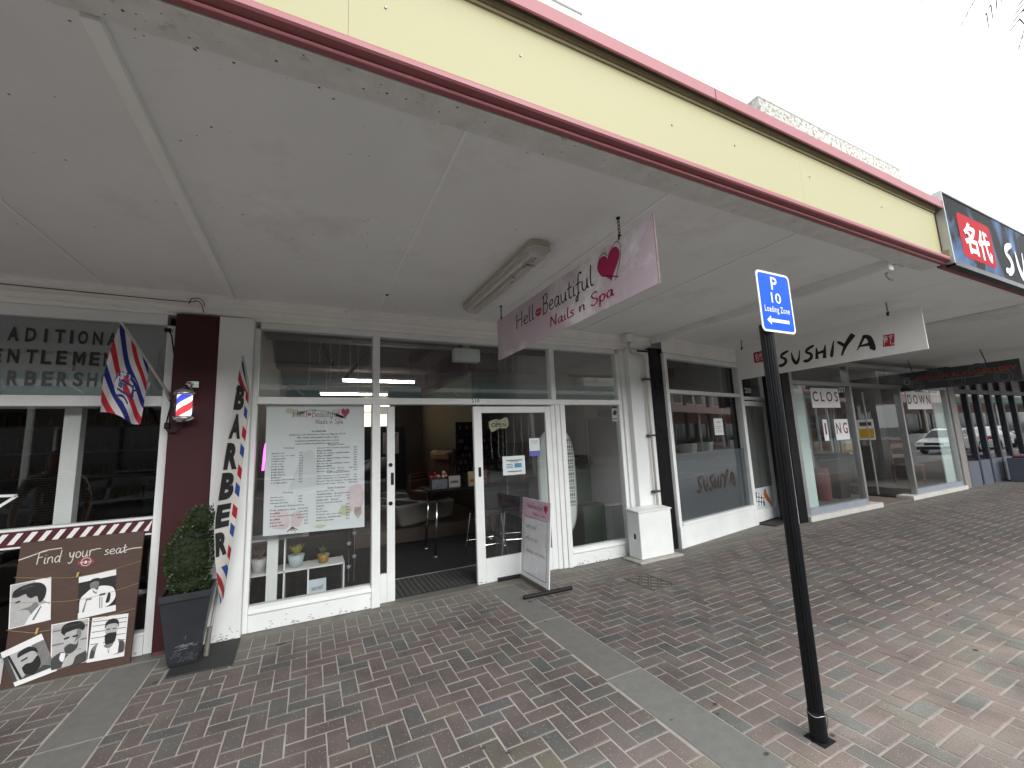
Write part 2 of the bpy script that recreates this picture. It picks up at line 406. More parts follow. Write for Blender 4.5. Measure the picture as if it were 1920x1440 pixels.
def brick_mat():
    m, n, l, b = nt('clay_paver')
    g = n.new('ShaderNodeNewGeometry'); oi = n.new('ShaderNodeObjectInfo')
    ad = n.new('ShaderNodeMath'); ad.operation = 'ADD'; l.new(g.outputs['Random Per Island'], ad.inputs[0]); l.new(oi.outputs['Random'], ad.inputs[1])
    fr = n.new('ShaderNodeMath'); fr.operation = 'FRACT'; l.new(ad.outputs[0], fr.inputs[0])
    rp = n.new('ShaderNodeValToRGB'); rp.color_ramp.interpolation = 'LINEAR'
    cols = [(0, (.176, .146, .138)), (.22, (.184, .150, .141)), (.42, (.168, .141, .135)), (.56, (.174, .151, .141)), (.70, (.170, .157, .146)),
            (.80, (.156, .152, .143)), (.90, (.132, .135, .135)), (.96, (.192, .172, .140)), (1.0, (.182, .148, .138))]
    e = rp.color_ramp.elements
    e[0].position = 0; e[0].color = (*cols[0][1], 1); e[1].position = 1; e[1].color = (*cols[-1][1], 1)
    for p, c in cols[1:-1]: q = e.new(p); q.color = (*c, 1)
    l.new(fr.outputs[0], rp.inputs[0])
    # fine speckle of sand and aggregate
    t = n.new('ShaderNodeTexNoise'); t.inputs['Scale'].default_value = 170; t.inputs['Detail'].default_value = 5; t.inputs['Roughness'].default_value = .8
    l.new(g.outputs['Position'], t.inputs['Vector'])
    mr = n.new('ShaderNodeMapRange'); mr.inputs[1].default_value = .3; mr.inputs[2].default_value = .72; mr.inputs[3].default_value = .55; mr.inputs[4].default_value = 1.5
    l.new(t.outputs['Fac'], mr.inputs[0])
    t2 = n.new('ShaderNodeTexNoise'); t2.inputs['Scale'].default_value = 3.0; t2.inputs['Detail'].default_value = 6; l.new(g.outputs['Position'], t2.inputs['Vector'])
    m2 = n.new('ShaderNodeMapRange'); m2.inputs[1].default_value = .3; m2.inputs[2].default_value = .7; m2.inputs[3].default_value = .72; m2.inputs[4].default_value = 1.2
    l.new(t2.outputs['Fac'], m2.inputs[0])
    mu = n.new('ShaderNodeMath'); mu.operation = 'MULTIPLY'; l.new(mr.outputs[0], mu.inputs[0]); l.new(m2.outputs[0], mu.inputs[1])
    sx = n.new('ShaderNodeSeparateXYZ'); l.new(g.outputs['Position'], sx.inputs[0])
    # canopy shade painted in: darker under it, paler beyond, with some tan weathering
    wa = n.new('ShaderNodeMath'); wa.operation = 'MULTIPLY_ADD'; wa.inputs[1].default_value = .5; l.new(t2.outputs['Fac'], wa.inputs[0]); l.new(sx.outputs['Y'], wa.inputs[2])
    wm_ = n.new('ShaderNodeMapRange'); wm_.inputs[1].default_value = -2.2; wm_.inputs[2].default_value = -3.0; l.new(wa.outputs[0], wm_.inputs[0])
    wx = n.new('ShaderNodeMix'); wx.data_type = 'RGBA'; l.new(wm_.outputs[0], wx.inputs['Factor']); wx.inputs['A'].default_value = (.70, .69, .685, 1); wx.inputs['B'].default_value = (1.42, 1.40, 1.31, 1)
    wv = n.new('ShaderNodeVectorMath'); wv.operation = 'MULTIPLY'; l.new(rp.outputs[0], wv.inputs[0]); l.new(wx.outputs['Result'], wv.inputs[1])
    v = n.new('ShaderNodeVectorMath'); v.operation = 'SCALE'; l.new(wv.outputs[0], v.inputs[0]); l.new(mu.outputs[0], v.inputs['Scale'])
    # bright quartz flecks
    vo = n.new('ShaderNodeTexVoronoi'); vo.inputs['Scale'].default_value = 75; l.new(g.outputs['Position'], vo.inputs['Vector'])
    m3 = n.new('ShaderNodeMapRange'); m3.inputs[1].default_value = .20; m3.inputs[2].default_value = .13; l.new(vo.outputs['Distance'], m3.inputs[0])
    sep = n.new('ShaderNodeSeparateColor'); l.new(vo.outputs['Color'], sep.inputs[0])
    gt = n.new('ShaderNodeMath'); gt.operation = 'GREATER_THAN'; gt.inputs[1].default_value = .72; l.new(sep.outputs[0], gt.inputs[0])
    m4 = n.new('ShaderNodeMath'); m4.operation = 'MULTIPLY'; l.new(m3.outputs[0], m4.inputs[0]); l.new(gt.outputs[0], m4.inputs[1])
    mi = n.new('ShaderNodeMix'); mi.data_type = 'RGBA'; l.new(m4.outputs[0], mi.inputs['Factor']); l.new(v.outputs[0], mi.inputs['A']); mi.inputs['B'].default_value = (.5, .46, .41, 1)
    # grey film of dust and spills trodden in along the shop fronts (a band of its own, ragged edge)
    t3 = n.new('ShaderNodeTexNoise'); t3.inputs['Scale'].default_value = 2.2; t3.inputs['Detail'].default_value = 6; l.new(g.outputs['Position'], t3.inputs['Vector'])
    a1 = n.new('ShaderNodeMath'); a1.operation = 'MULTIPLY_ADD'; a1.inputs[1].default_value = 1.0; l.new(t3.outputs['Fac'], a1.inputs[0]); l.new(sx.outputs['Y'], a1.inputs[2])
    m5 = n.new('ShaderNodeMapRange'); m5.inputs[1].default_value = -.25; m5.inputs[2].default_value = .22; m5.inputs[4].default_value = .72; l.new(a1.outputs[0], m5.inputs[0])
    mj = n.new('ShaderNodeMix'); mj.data_type = 'RGBA'; l.new(m5.outputs[0], mj.inputs['Factor']); l.new(mi.outputs['Result'], mj.inputs['A']); mj.inputs['B'].default_value = (.175, .168, .148, 1)
    l.new(mj.outputs['Result'], b.inputs['Base Color'])
    b.inputs['Roughness'].default_value = .82; b.inputs['Specular IOR Level'].default_value = .35
    bp = n.new('ShaderNodeBump'); bp.inputs['Strength'].default_value = .5; bp.inputs['Distance'].default_value = .003
    l.new(t.outputs['Fac'], bp.inputs['Height']); l.new(bp.outputs[0], b.inputs['Normal'])
    return m
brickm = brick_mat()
mortar = M('joint_sand', (.36, .325, .295), .95, var=.22, scale=9, bump=.4, bscale=200)

# ---------------------------------------------------------------- ground, road, pavement
struct('ground', MB().add([(-900, -900, -.30), (900, -900, -.30), (900, 900, -.30), (-900, 900, -.30)], [(0, 1, 2, 3)]), M('far_ground', (.14, .14, .13), .9, var=.1, scale=.2))
struct('road', B(-140, 140, -12.6, -4.32, -.29, -.115), asphalt)
struct('kerb', B(-140, 140, -4.32, -4.17, -.29, .004), concrete_l, bevel=.015)
struct('far_pavement', B(-140, 140, -17, -12.6, -.29, .0), M('far_paving', (.38, .35, .33), .85, var=.15, scale=5))
rm = MB()
for k in range(-12, 14): rm.box(k*6-.06, k*6+.06, -6.55, -4.4, -.114, -.111)
for k in range(-14, 14): rm.box(k*5, k*5+2.4, -9.0, -8.88, -.114, -.111)
struct('road_marking', rm, M('road_paint', (.62, .62, .6), .7, var=.15, scale=30))
PX0, PX1, PY0 = -6.0, 19.4, -4.17
pave = struct('pavement', B(PX0, PX1, PY0, .0, -.29, -.0035), mortar)
struct('side_pavement', MB().box(-140, PX0, PY0, .02, -.29, 0).box(PX1, 140, PY0, .02, -.29, 0), M('far_brick_paving', (.145, .115, .105), .85, var=.2, scale=9))
P = .1055; J = .0075; OX, OY = .868, -2.231
SA, SB, SC = (-1.338, -1.036), (1.832, 2.138), (None, None)
HEAD0, HEAD1 = -.155, -.362
zones = [(PX0, SA[0], PY0, HEAD1), (SA[1], SB[0], PY0, HEAD1), (SB[1], PX1, PY0, HEAD1)]
rects = []
for zi, (x0, x1, y0, y1) in enumerate(zones):
    for i in range(int((x0-OX)/P)-3, int((x1-OX)/P)+4):
        for j in range(int((y0-OY)/P)-3, int((y1-OY)/P)+4):
            d = (i-j) % 4
            if d == 0: r = (OX+i*P, OX+(i+2)*P, OY+j*P, OY+(j+1)*P)
            elif d == 3: r = (OX+i*P, OX+(i+1)*P, OY+j*P, OY+(j+2)*P)
            else: continue
            a, b_, c, e_ = max(r[0], x0), min(r[1], x1), max(r[2], y0), min(r[3], y1)
            if b_-a < .03 or e_-c < .03: continue
            rects.append((a, b_, c, e_))
def headers(x0, x1):
    n = int((x1-x0)/P); w = (x1-x0)/n
    for k in range(n): rects.append((x0+k*w, x0+(k+1)*w, HEAD1, HEAD0))
headers(PX0, SA[0]); headers(SA[1], SB[0]); headers(SB[1], PX1)
def screen(x, y):
    d = Vector((x, y-CAM_Y, -CAM_Z)); z = d.dot(fw)
    if z < .05: return None
    return 960+FPX*d.dot(rt)/z, 720-FPX*d.dot(up)/z
def seen_area(r):
    cs = [screen(x, y) for x, y in ((r[0], r[2]), (r[1], r[2]), (r[1], r[3]), (r[0], r[3]))]
    if any(c is None for c in cs): return 0
    cx = sum(c[0] for c in cs)/4; cy = sum(c[1] for c in cs)/4
    if not (-20 < cx < 1940 and cy < 1460): return 0
    return abs(sum(cs[i][0]*cs[(i+1) % 4][1]-cs[(i+1) % 4][0]*cs[i][1] for i in range(4)))/2
rects = [r for r in rects if not (r[1] > 3.30 and r[0] < 3.61 and r[3] > -1.16 and r[2] < -.69 and 3.26 < (r[0]+r[1])/2 < 3.65 and -1.2 < (r[2]+r[3])/2 < -.66)]
rects.sort(key=seen_area, reverse=True)
def brick(mb, w, h, cx=0, cy=0, z=0, tx=0, ty=0):
    a, b_ = w/2-J/2, h/2-J/2; c = .0045; v = []
    for (i, k, dz) in ((1, 1, -.004), (0, 0, 0)):
        for sx, sy in ((-1, -1), (1, -1), (1, 1), (-1, 1)):
            x = sx*(a-(0 if i else c)); y = sy*(b_-(0 if i else c))
            v.append((cx+x, cy+y, z+dz+x*tx+y*ty))
    base = [(cx+sx*a, cy+sy*b_, -.05) for sx, sy in ((-1, -1), (1, -1), (1, 1), (-1, 1))]
    return mb.add(base+v, [(0, 1, 5, 4), (1, 2, 6, 5), (2, 3, 7, 6), (3, 0, 4, 7), (4, 5, 9, 8), (5, 6, 10, 9), (6, 7, 11, 10), (7, 4, 8, 11), (8, 9, 10, 11)])
meshes = {}
rest = MB()
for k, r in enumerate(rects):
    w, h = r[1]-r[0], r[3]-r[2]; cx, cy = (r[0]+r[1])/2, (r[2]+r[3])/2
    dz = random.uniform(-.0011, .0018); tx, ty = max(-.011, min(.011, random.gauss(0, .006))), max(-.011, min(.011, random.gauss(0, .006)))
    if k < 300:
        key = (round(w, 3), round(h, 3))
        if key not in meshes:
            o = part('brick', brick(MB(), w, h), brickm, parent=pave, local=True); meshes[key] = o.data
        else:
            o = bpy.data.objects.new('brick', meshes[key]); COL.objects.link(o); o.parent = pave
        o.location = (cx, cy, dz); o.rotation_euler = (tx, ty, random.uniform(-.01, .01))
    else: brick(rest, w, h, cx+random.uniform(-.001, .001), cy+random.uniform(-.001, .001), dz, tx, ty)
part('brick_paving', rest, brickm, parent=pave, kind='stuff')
# concrete bands let into the paving, with sawn joints
for (a, b_) in (SA, SB):
    y = HEAD1+.2
    for k in range(5):
        L = 1.02
        part('concrete_slab', B(a+.004, b_-.004, y-L+.004, y-.004, -.05, .0005), concrete_m if k > 1 else concrete, parent=pave, bevel=.004)
        y -= L
        if y < PY0+1: L = y-PY0
y = PX0
mg = M('threshold_concrete', (.17, .163, .145), .85, var=.2, scale=7, bump=.5, bscale=90, dirt=((.10, .098, .085), 5, .52, .2))
for (a, b_) in ((PX0, -1.34), (-1.33, -.5), (-.495, .69), (.70, 1.87), (1.875, 3.0), (3.005, 4.6), (4.605, 7.9), (7.905, 13), (13.005, PX1)):
    part('margin_slab', B(a, b_, HEAD0+.004, 0.2 if a > -.6 else .0, -.05, .0), mg, parent=pave)

# iron cover in the pavement
g = thing('drain_cover', 'small rusty iron grate cover set in the brick paving before the white meter box', 'grate', (3.45, -.94, 0))
gm = M('rusty_iron', (.11, .095, .08), .8, var=.3, scale=40, bump=.5, bscale=150)
part('surround', B(3.18, 3.73, -1.28, -.58, -.05, -.0029), mg, g)
part('frame', MB().box(3.29, 3.62, -1.17, -1.145, -.03, .006).box(3.29, 3.62, -.71, -.685, -.03, .006).box(3.29, 3.315, -1.145, -.71, -.03, .006).box(3.595, 3.62, -1.145, -.71, -.03, .006), gm, g)
part('plate', B(3.315, 3.595, -1.145, -.71, -.05, -.002), M('cover_iron', (.09, .075, .06), .85, var=.3, scale=30), g)
gb = MB()
for i in range(4):
    for j in range(6):
        x, y = 3.352+i*.069, -1.11+j*.073
        s = 1 if (i+j) % 2 else -1
        gb.hexa([(x-.024, y-.024*s-.006, -.004), (x+.024, y+.024*s-.006, -.004), (x+.024, y+.024*s+.008, -.004), (x-.024, y-.024*s+.008, -.004)],
                [(x-.022, y-.022*s-.005, .005), (x+.022, y+.022*s-.005, .005), (x+.022, y+.022*s+.006, .005), (x-.022, y-.022*s+.006, .005)])
part('grating', gb, M('worn_iron', (.20, .185, .155), .7, var=.2, scale=30), g, kind='stuff')
# spots trodden into the paving
sp = MB(); random.seed(3)
for k in range(70):
    x = random.uniform(-1, 9); y = random.uniform(-3.9, -.4); r = random.uniform(.006, .018)
    sp.flat(disc2(x, y, r, r*random.uniform(.6, 1), 9), lambda u, v: (u, v, .0032))
for (x, y, r) in ((-.17, -.41, .03), (2.05, -.72, .022), (2.12, -.7, .012)): sp.flat(disc2(x, y, r*1.3, r*.8, 12), lambda u, v: (u, v, .0034))
part('gum_spot', sp, M('old_gum', (.06, .055, .05), .8, var=.2), pave, kind='stuff')

# ---------------------------------------------------------------- canopy over the pavement
CZ = 3.11
can = thing('canopy', 'long cream and pink street canopy with pale grey soffit over the nail salon', 'canopy', (0, -1.5, CZ))
XS = [-5.0, -3.3, -1.63, -.70, .65, 2.0, 3.35, 4.70]
for a, b_ in zip(XS[:-1], XS[1:]):
    part('soffit_panel', B(a+.002, b_-.002, -2.985, .12, CZ, CZ+.012), soff, can)
part('soffit_backing', B(-5, 5.3, -3.1, .1, CZ+.014, CZ+.05), beamp, can)
for x in (-1.63, .65, 2.0, 3.35): part('joint_strip', B(x-.009, x+.009, -2.985, -.03, CZ-.006, CZ-.001), strip, can)
part('batten', B(-.728, -.672, -2.985, -.03, CZ-.036, CZ-.001), strip, can, bevel=.003)
part('cross_beam', B(4.69, 4.765, -3.0, -.06, CZ-.10, CZ+.01), soff, can, bevel=.006)
part('edge_beam', MB().box(-5, 5.34, -3.135, -2.992, CZ-.022, CZ+.03).box(-5, 5.34, -2.991, -2.975, CZ-.01, CZ+.03), beamp, can, bevel=.003)
prof = [(-3.137, 3.094), (-3.162, 3.096), (-3.166, 3.101), (-3.166, 3.107), (-3.160, 3.112), (-3.196, 3.117), (-3.204, 3.124), (-3.206, 3.140), (-3.202, 3.152), (-3.190, 3.158), (-3.150, 3.175), (-3.137, 3.175)]
part('pink_moulding', MB().extr([(-5, y, z) for y, z in prof], (10.36, 0, 0)), pink, can)
for a, b_ in ((-5, -2.95), (-2.95, .1), (.1, 3.15), (3.15, 5.36)):
    part('fascia_panel', B(a+.0006, b_-.0006, -3.152, -3.128, 3.176, 3.64), cream, can)
prof2 = [(-3.1525, 3.612), (-3.162, 3.613), (-3.167, 3.622), (-3.163, 3.630), (-3.174, 3.634), (-3.180, 3.648), (-3.180, 3.662), (-3.1525, 3.664)]
part('upper_moulding', MB().extr([(-5, y, z) for y, z in prof2], (10.36, 0, 0)), ochre, can)
gut = MB()
for a, b_ in ((-5, 2.2), (2.206, 5.38)):
    gut.extr([(a, y, z) for y, z in ((-3.207, 3.637), (-3.211, 3.635), (-3.217, 3.641), (-3.217, 3.716), (-3.212, 3.724), (-3.200, 3.722), (-3.200, 3.712), (-3.207, 3.712))], (b_-a, 0, 0))
part('gutter', gut, pink, can)
part('gutter_sole', B(-5, 5.37, -3.206, -3.12, 3.6645, 3.69), M('old_zinc', (.16, .16, .15), .7, var=.2), can)
part('roof_sheet', B(-5, 5.37, -3.119, .1, 3.66, 3.68), steel, can)
scb = MB()
for k in range(9): scb.ball((-2.4+k*.83+random.uniform(-.2, .2), -3.154, random.choice((3.27, 3.4, 3.44))), .006, 6, 4)
part('screw', scb, steel, can, kind='stuff')
spk = MB(); random.seed(11)
for k in range(150):
    x = random.gauss(-.3, .9); y = random.uniform(-3.1, -.2) if k % 3 else random.uniform(-3.12, -2.95); r = random.uniform(.002, .006)
    if x > 4.5 or x < -4: continue
    spk.flat(disc2(x, y, r, r*random.uniform(.5, 1), 6), lambda u, v: (u, v, CZ-.0015 if v > -2.97 else CZ-.0235))
spk.ball((.66, -.62, CZ-.006), (.016, .012, .012), 8, 6)
part('fly_speck', spk, M('fly_speck', (.03, .028, .025), .8, var=0), can, kind='stuff')
# second canopy, plain soffit, then the slatted one
can2 = thing('canopy', 'plain pale canopy soffit carrying the black sushi fascia sign', 'canopy', (6.5, -1.5, CZ))
for a, b_ in ((4.77, 6.1), (6.1, 7.45), (7.45, 8.3)): part('soffit_panel', B(a+.002, b_-.002, -3.1, .5, CZ, CZ+.015), soff, can2)
part('soffit_backing', B(4.765, 8.3, -3.12, .55, CZ+.016, CZ+.05), beamp, can2)
part('joint_strip', B(6.088, 6.112, -3.08, .2, CZ-.003, CZ+.004), soff, can2)
part('joint_strip', B(7.438, 7.462, -3.08, .2, CZ-.003, CZ+.004), soff, can2)
part('front_board', B(5.361, 8.3, -3.15, -3.102, CZ-.03, 3.657), M('dull_red_board', (.20, .05, .05), .6, var=.2), can2)
part('roof_sheet', B(5.375, 8.3, -3.1, .1, 3.53, 3.55), steel, can2)
part('end_block', B(5.37, 5.43, -3.2, -3.12, 3.11, 3.23), ochre, can2)
hk = thing('soffit_bracket', 'dark curved pipe bracket on a pale plate under the canopy edge', 'bracket', (4.95, -2.9, CZ))
part('plate', B(4.9, 5.06, -2.97, -2.83, CZ-.018, CZ-.001), soff, hk, bevel=.004)
part('pipe', MB().tube(catmull([(4.9, -2.9, CZ-.02), (4.88, -2.9, CZ-.07), (4.92, -2.9, CZ-.115), (4.99, -2.9, CZ-.12)]), .013, 8), steel, hk, smooth=True)
can3 = thing('canopy', 'far canopy with narrow boards across its soffit above the rug shop', 'canopy', (12, -1.5, 2.98))
slm = MB()
for k in range(215):
    x = 8.32+k*.115
    slm.hexa([(x, -2.9, CZ-.032), (x+.113, -2.9, CZ-.006), (x+.113, .35, CZ-.006), (x, .35, CZ-.032)], [(x, -2.9, CZ+.005), (x+.113, -2.9, CZ+.005), (x+.113, .35, CZ+.005), (x, .35, CZ+.005)])
part('soffit_slats', slm, soff, can3, kind='stuff')
part('soffit_backing', B(8.3, 34, -3.0, .4, CZ+.006, CZ+.05), M('soffit_gap', (.10, .095, .09), .8), can3)
part('fascia_panel', B(8.3, 34, -3.1, -3.0, CZ-.02, 3.65), cream, can3)
part('trim_strip', B(8.3, 34, -3.0, -2.9, CZ-.02, CZ+.004), white, can3)
# upper storey with its weathered parapet
ub = thing('upper_storey', 'pale weathered upper storey and stepped parapet rising behind the canopy', 'building', (5, .6, 3.7))
upw = M('weathered_white', (.42, .43, .41), .8, var=.1, scale=3, bump=.4, bscale=20, dirt=((.30, .22, .12), 7, .55, .2))
part('wall', B(-6, 34, .12, .5, 3.2, 8.2), M('upper_paint', (.6, .6, .57), .8, var=.1, scale=2), ub)
part('parapet_block', B(-6, 3.9, .0, .5, 8.2, 8.55), upw, ub, bevel=.02)
pb = part('parapet_block', B(8.5, 14.8, .0, 1.5, 8.2, 8.72), M('lichen_white', (.40, .42, .40), .85, var=.2, scale=9, bump=.5, bscale=25, dirt=((.17, .11, .055), 11, .49, .1)), ub, label='parapet block stained with lichen and rust')
part('parapet_cap', B(8.49, 14.81, -.012, 1.51, 8.722, 8.79), M('cap_white', (.44, .46, .44), .7, var=.1), ub, bevel=.015)
part('parapet_cap', B(-6, 3.91, -.012, .51, 8.552, 8.62), M('cap_white'), ub, bevel=.015)
for k in range(6):
    x = -4+k*3.6; w = part('window', B(x, x+1.6, .095, .118, 4.6, 6.6), M('dark_window', (.03, .035, .04), .1), ub)
    part('sill', B(x-.1, x+1.7, .04, .115, 4.5, 4.59), white, w)
# ---------------------------------------------------------------- shop fronts
def on_wall(y): return lambda u, v: (u, y, v)
def pane(parent, x0, x1, z0, z1, y=.04, name='pane', mat=None):
    return part(name, B(x0, x1, y, y+.005, z0, z1), mat or glassm, parent)
def cornice(parent, x0, x1, dy=0):
    pr = [(.12, 3.109), (-.075, 3.109), (-.075, 3.085), (-.06, 3.078), (-.06, 3.066), (-.045, 3.055), (-.04, 3.0), (-.052, 2.992), (-.052, 2.978), (-.035, 2.97),
          (-.03, 2.945), (-.04, 2.938), (-.04, 2.925), (-.02, 2.915), (-.012, 2.90), (.12, 2.90)]
    part('cornice', MB().extr([(x0, y+dy, z) for y, z in pr], (x1-x0, 0, 0)), corn, parent)
def room(parent, x0, x1, y0, y1, z1, wallm, floorm, ceilm, backm=None):
    part('side_wall', B(x0-.1, x0, y0, y1, 0, z1), wallm, parent); part('side_wall', B(x1, x1+.1, y0, y1, 0, z1), wallm, parent)
    part('back_wall', B(x0-.1, x1+.1, y1, y1+.1, 0, z1), backm or wallm, parent)
    part('shop_floor', B(x0-.1, x1+.1, y0, y1, -.2, .0), floorm, parent); part('shop_ceiling', B(x0-.1, x1+.1, y0, y1, z1, z1+.1), ceilm, parent)

# ---- barber
bs = thing('barber_shop', 'barber shop front with maroon pillar, frosted lettered glass and striped sill', 'shop', (-2.9, .0, 0))
cornice(bs, -5.2, -.783)
part('maroon_pillar', B(-1.113, -.783, -.085, .1, 0, 2.898), maroon, bs, bevel=.006)
part('pillar_base', B(-1.108, -.788, -.088, -.06, 0, .03), M('scuffed_maroon', (.10, .05, .045), .8, var=.3, scale=20), bs)
fm = MB(); fm.box(-1.19, -1.115, .0, .1, 0, 2.80); fm.box(-5.2, -1.191, -.004, .1, 2.80, 2.899); fm.box(-5.2, -1.191, .0, .1, 2.055, 2.145); fm.box(-5.2, -1.191, .0, .1, 1.08, 1.10)
fm.box(-5.2, -1.191, .0, .1, .15, .172)
part('window_frame', fm, white, bs, bevel=.004)
part('base_board', B(-5.2, -1.191, -.006, .1, 0, .149), white, bs)
pane(bs, -5.2, -1.19, 2.146, 2.80); pane(bs, -5.2, -1.19, 1.10, 2.054); pane(bs, -5.2, -1.19, .173, .962)
part('frosted_panel', B(-5.2, -1.192, .052, .056, 2.146, 2.80), frost, bs)
def spaced(txt, px, x0, k, v0, v1, w=.064):
    out = []
    for ch_, p in zip(txt, px):
        if ch_ == 'M':
            c0 = x0+(p-25)*k; h = v1-v0; a_, b_ = c0-.038, c0+.038
            out.append(join2([rect2(a_, a_+.017, v0, v1), rect2(b_-.017, b_, v0, v1), poly2([(a_+.0171, v1), (a_+.0171, v1-.035), (c0-.006, v0+.018), (c0, v0+.018), (c0, v0+.06)]), poly2([(b_-.0171, v1), (b_-.0171, v1-.035), (c0+.006, v0+.018), (c0+.0001, v0+.018), (c0+.0001, v0+.06)])])); continue
        hw = {'I': .32, 'M': 1.15, 'N': 1.0}.get(ch_, 1)*w/2; c0 = x0+(p-25)*k
        out.append(fit(text2(ch_, bold=.006 if ch_ == 'M' else .03), c0-hw, c0+hw, v0, v1))
    return join2(out)
part('lettering', MB().flat(spaced('TRADITIONAL', (-36, -6, 25, 56, 83, 109, 131, 153, 182, 211, 238), -2.186, .00328, 2.592, 2.71), on_wall(.038)), inkb, bs)
part('lettering', MB().flat(spaced('GENTLEMENS', (-36, -5, 25, 57, 84, 112, 145, 175, 203, 232), -2.1705, .003275, 2.408, 2.527), on_wall(.038)), inkb, bs)
part('lettering', MB().flat(spaced('BARBERSHOP', (-35, -4, 25, 56, 86, 114, 144, 171, 198, 226), -2.157, .003258, 2.226, 2.348), on_wall(.038)), grey_ink, bs)
part('stripe_band', B(-5.2, -1.192, .012, .1, .966, 1.079), M('dark_red_band', (.07, .006, .012), .5, var=.05), bs)
for k in range(24):
    x = -1.215-k*.081
    a = max(-5.19, x-.03)
    part('white_stripe', MB().add([(x-.035, .0095, .985), (x, .0095, .985), (min(x+.05, -1.193), .0095, 1.066), (x+.015, .0095, 1.066)], [(0, 1, 2, 3)]), inkw, bs)
part('white_rail', B(-5.2, -1.192, .004, .1, .9525, .9655), white, bs)
ip = MB().box(-1.90, -1.79, .22, .32, .0, 2.06).box(-5.2, -1.72, .2, .32, 2.062, 2.1)
part('inner_post', ip, white, bs)
star = [(-2.30+.22*(1 if k % 2 == 0 else .42)*math.sin(k*math.pi/5)*1.2, 1.27+.27*(1 if k % 2 == 0 else .42)*math.cos(k*math.pi/5)) for k in range(10)]
part('window_sticker', MB().flat(join2([stroke2([star[i], star[(i+1) % 10]], .02) for i in range(10)]), on_wall(.039)), inkw, bs)
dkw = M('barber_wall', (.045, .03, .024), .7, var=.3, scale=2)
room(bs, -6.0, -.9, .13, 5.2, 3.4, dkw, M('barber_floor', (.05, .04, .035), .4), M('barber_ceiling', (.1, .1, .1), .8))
for k in range(4):
    s = thing('bar_shelf', 'dark wooden shelf of bottles on the barber back wall, shelf %s' % ('nearest the floor', 'second up', 'third up', 'on top')[k], 'shelf', (-3, 4.95, .9+k*.42))
    part('board', B(-5.6, -1.2, 4.75, 5.18, .9+k*.42, .93+k*.42), M('dark_wood', (.06, .032, .018), .5, var=.3, scale=8, stretch=(1, 6, 6)), s)
    bm_ = MB()
    for q in range(24): bm_.lathe([(.035, 0), (.035, .15), (.012, .19), (.012, .24)], (-5.5+q*.18, 4.92, .931+k*.42), 7)
    part('bottle', bm_, M('amber_bottle', (.13, .06, .02), .2, var=.5, scale=5), s, kind='stuff')
ch = thing('barber_chair', 'black padded barber chair with chrome base inside the barber window', 'chair', (-3.3, 2.4, 0))
part('seat', B(-3.6, -3.0, 2.1, 2.7, .5, .66), blackp, ch, bevel=.04, seg=2); part('backrest', B(-3.58, -3.02, 2.62, 2.78, .66, 1.3), blackp, ch, bevel=.04, seg=2)
part('base', MB().lathe([(.32, 0), (.32, .03), (.07, .06), (.06, .5)], (-3.3, 2.4, 0), 18), chrome, ch, smooth=False)
part('armrest', B(-3.68, -3.6, 2.15, 2.6, .8, .86), blackp, ch, bevel=.02); part('armrest', B(-3.0, -2.92, 2.15, 2.6, .8, .86), blackp, ch, bevel=.02)
c2 = copy_tree(ch); c2.location = (-1.7, 2.4, 0); c2['label'] = 'black padded barber chair nearest the maroon pillar, inside the shop'
for c_ in (ch, c2): c_['group'] = 'barber chairs inside the shop'

# ---- nail salon
ns = thing('nail_salon', 'white framed nail salon front with open sliding door and tall transom panes', 'shop', (1.8, .05, 0))
part('white_pillar', B(-.782, -.503, -.09, .1, 0, 2.899), white2, ns, bevel=.006)
part('white_pillar', B(4.17, 4.575, -.10, .1, 0, 2.899), white2, ns, bevel=.006)
part('black_pilaster', B(4.578, 4.80, -.125, .1, 0, 2.93), blackp, ns, bevel=.004)
cornice(ns, -.783, 4.7)
f = MB()
f.box(-.502, -.46, -.004, .1, 0, 2.83); f.box(4.022, 4.085, .006, .1, .0, 2.83); f.box(4.086, 4.168, -.02, .1, 0, 2.895)
f.box(-.459, 4.021, -.002, .1, 2.832, 2.898); f.box(-.459, 4.021, -.012, .1, 2.075, 2.146)
f.box(.607, .692, -.022, .1, 0, 2.074); f.box(.612, .688, -.006, .1, 2.147, 2.831)
f.box(2.868, 2.93, .012, .1, 0, 2.074); f.box(2.931, 3.0, -.004, .1, 0, 2.074); f.box(3.001, 3.072, -.02, .1, 0, 2.074)
f.box(2.885, 2.955, -.006, .1, 2.147, 2.831)
part('window_frame', f, white, ns, bevel=.004)
for (a, b_) in ((-.459, .606), (3.073, 4.021)):
    part('sill', MB().extr([(a, -.012, .15), (a, -.02, .165), (a, -.014, .195), (a, .03, .217), (a, .1, .217), (a, .1, .15)], (b_-a, 0, 0)), white, ns, bevel=.003)
    part('base_board', B(a, b_, -.008, .1, .0, .147), white, ns, bevel=.004)
for a, b_ in ((-.459, .611), (.689, 2.884), (2.956, 4.021)): pane(ns, a, b_, 2.147, 2.831)
pane(ns, -.459, .606, .218, 2.074); pane(ns, 3.073, 4.021, .218, 2.074)
part('lettering', MB().flat(fit(text2('210', bold=.01, space=1.25), 1.752, 1.848, 2.10, 2.142), on_wall(-.0135)), inkb, ns)
d1 = part('sliding_door', MB().box(.775, .858, .062, .1, 0, 2.06).box(.694, .774, .062, .1, 0, .29).box(.694, .774, .062, .1, 1.97, 2.06), white, ns, bevel=.003)
part('pane', B(.694, .775, .08, .085, .29, 1.97), glassm, d1)
for z in (1.415, 1.005): part('lock_cylinder', MB().lathe([(.021, 0), (.021, -.008), (.011, -.013)], (.812, .061, z), 14, axis='y'), blackm, d1)
part('lock_plate', B(.815, .845, .056, .0615, 1.2, 1.33), blackm, d1)
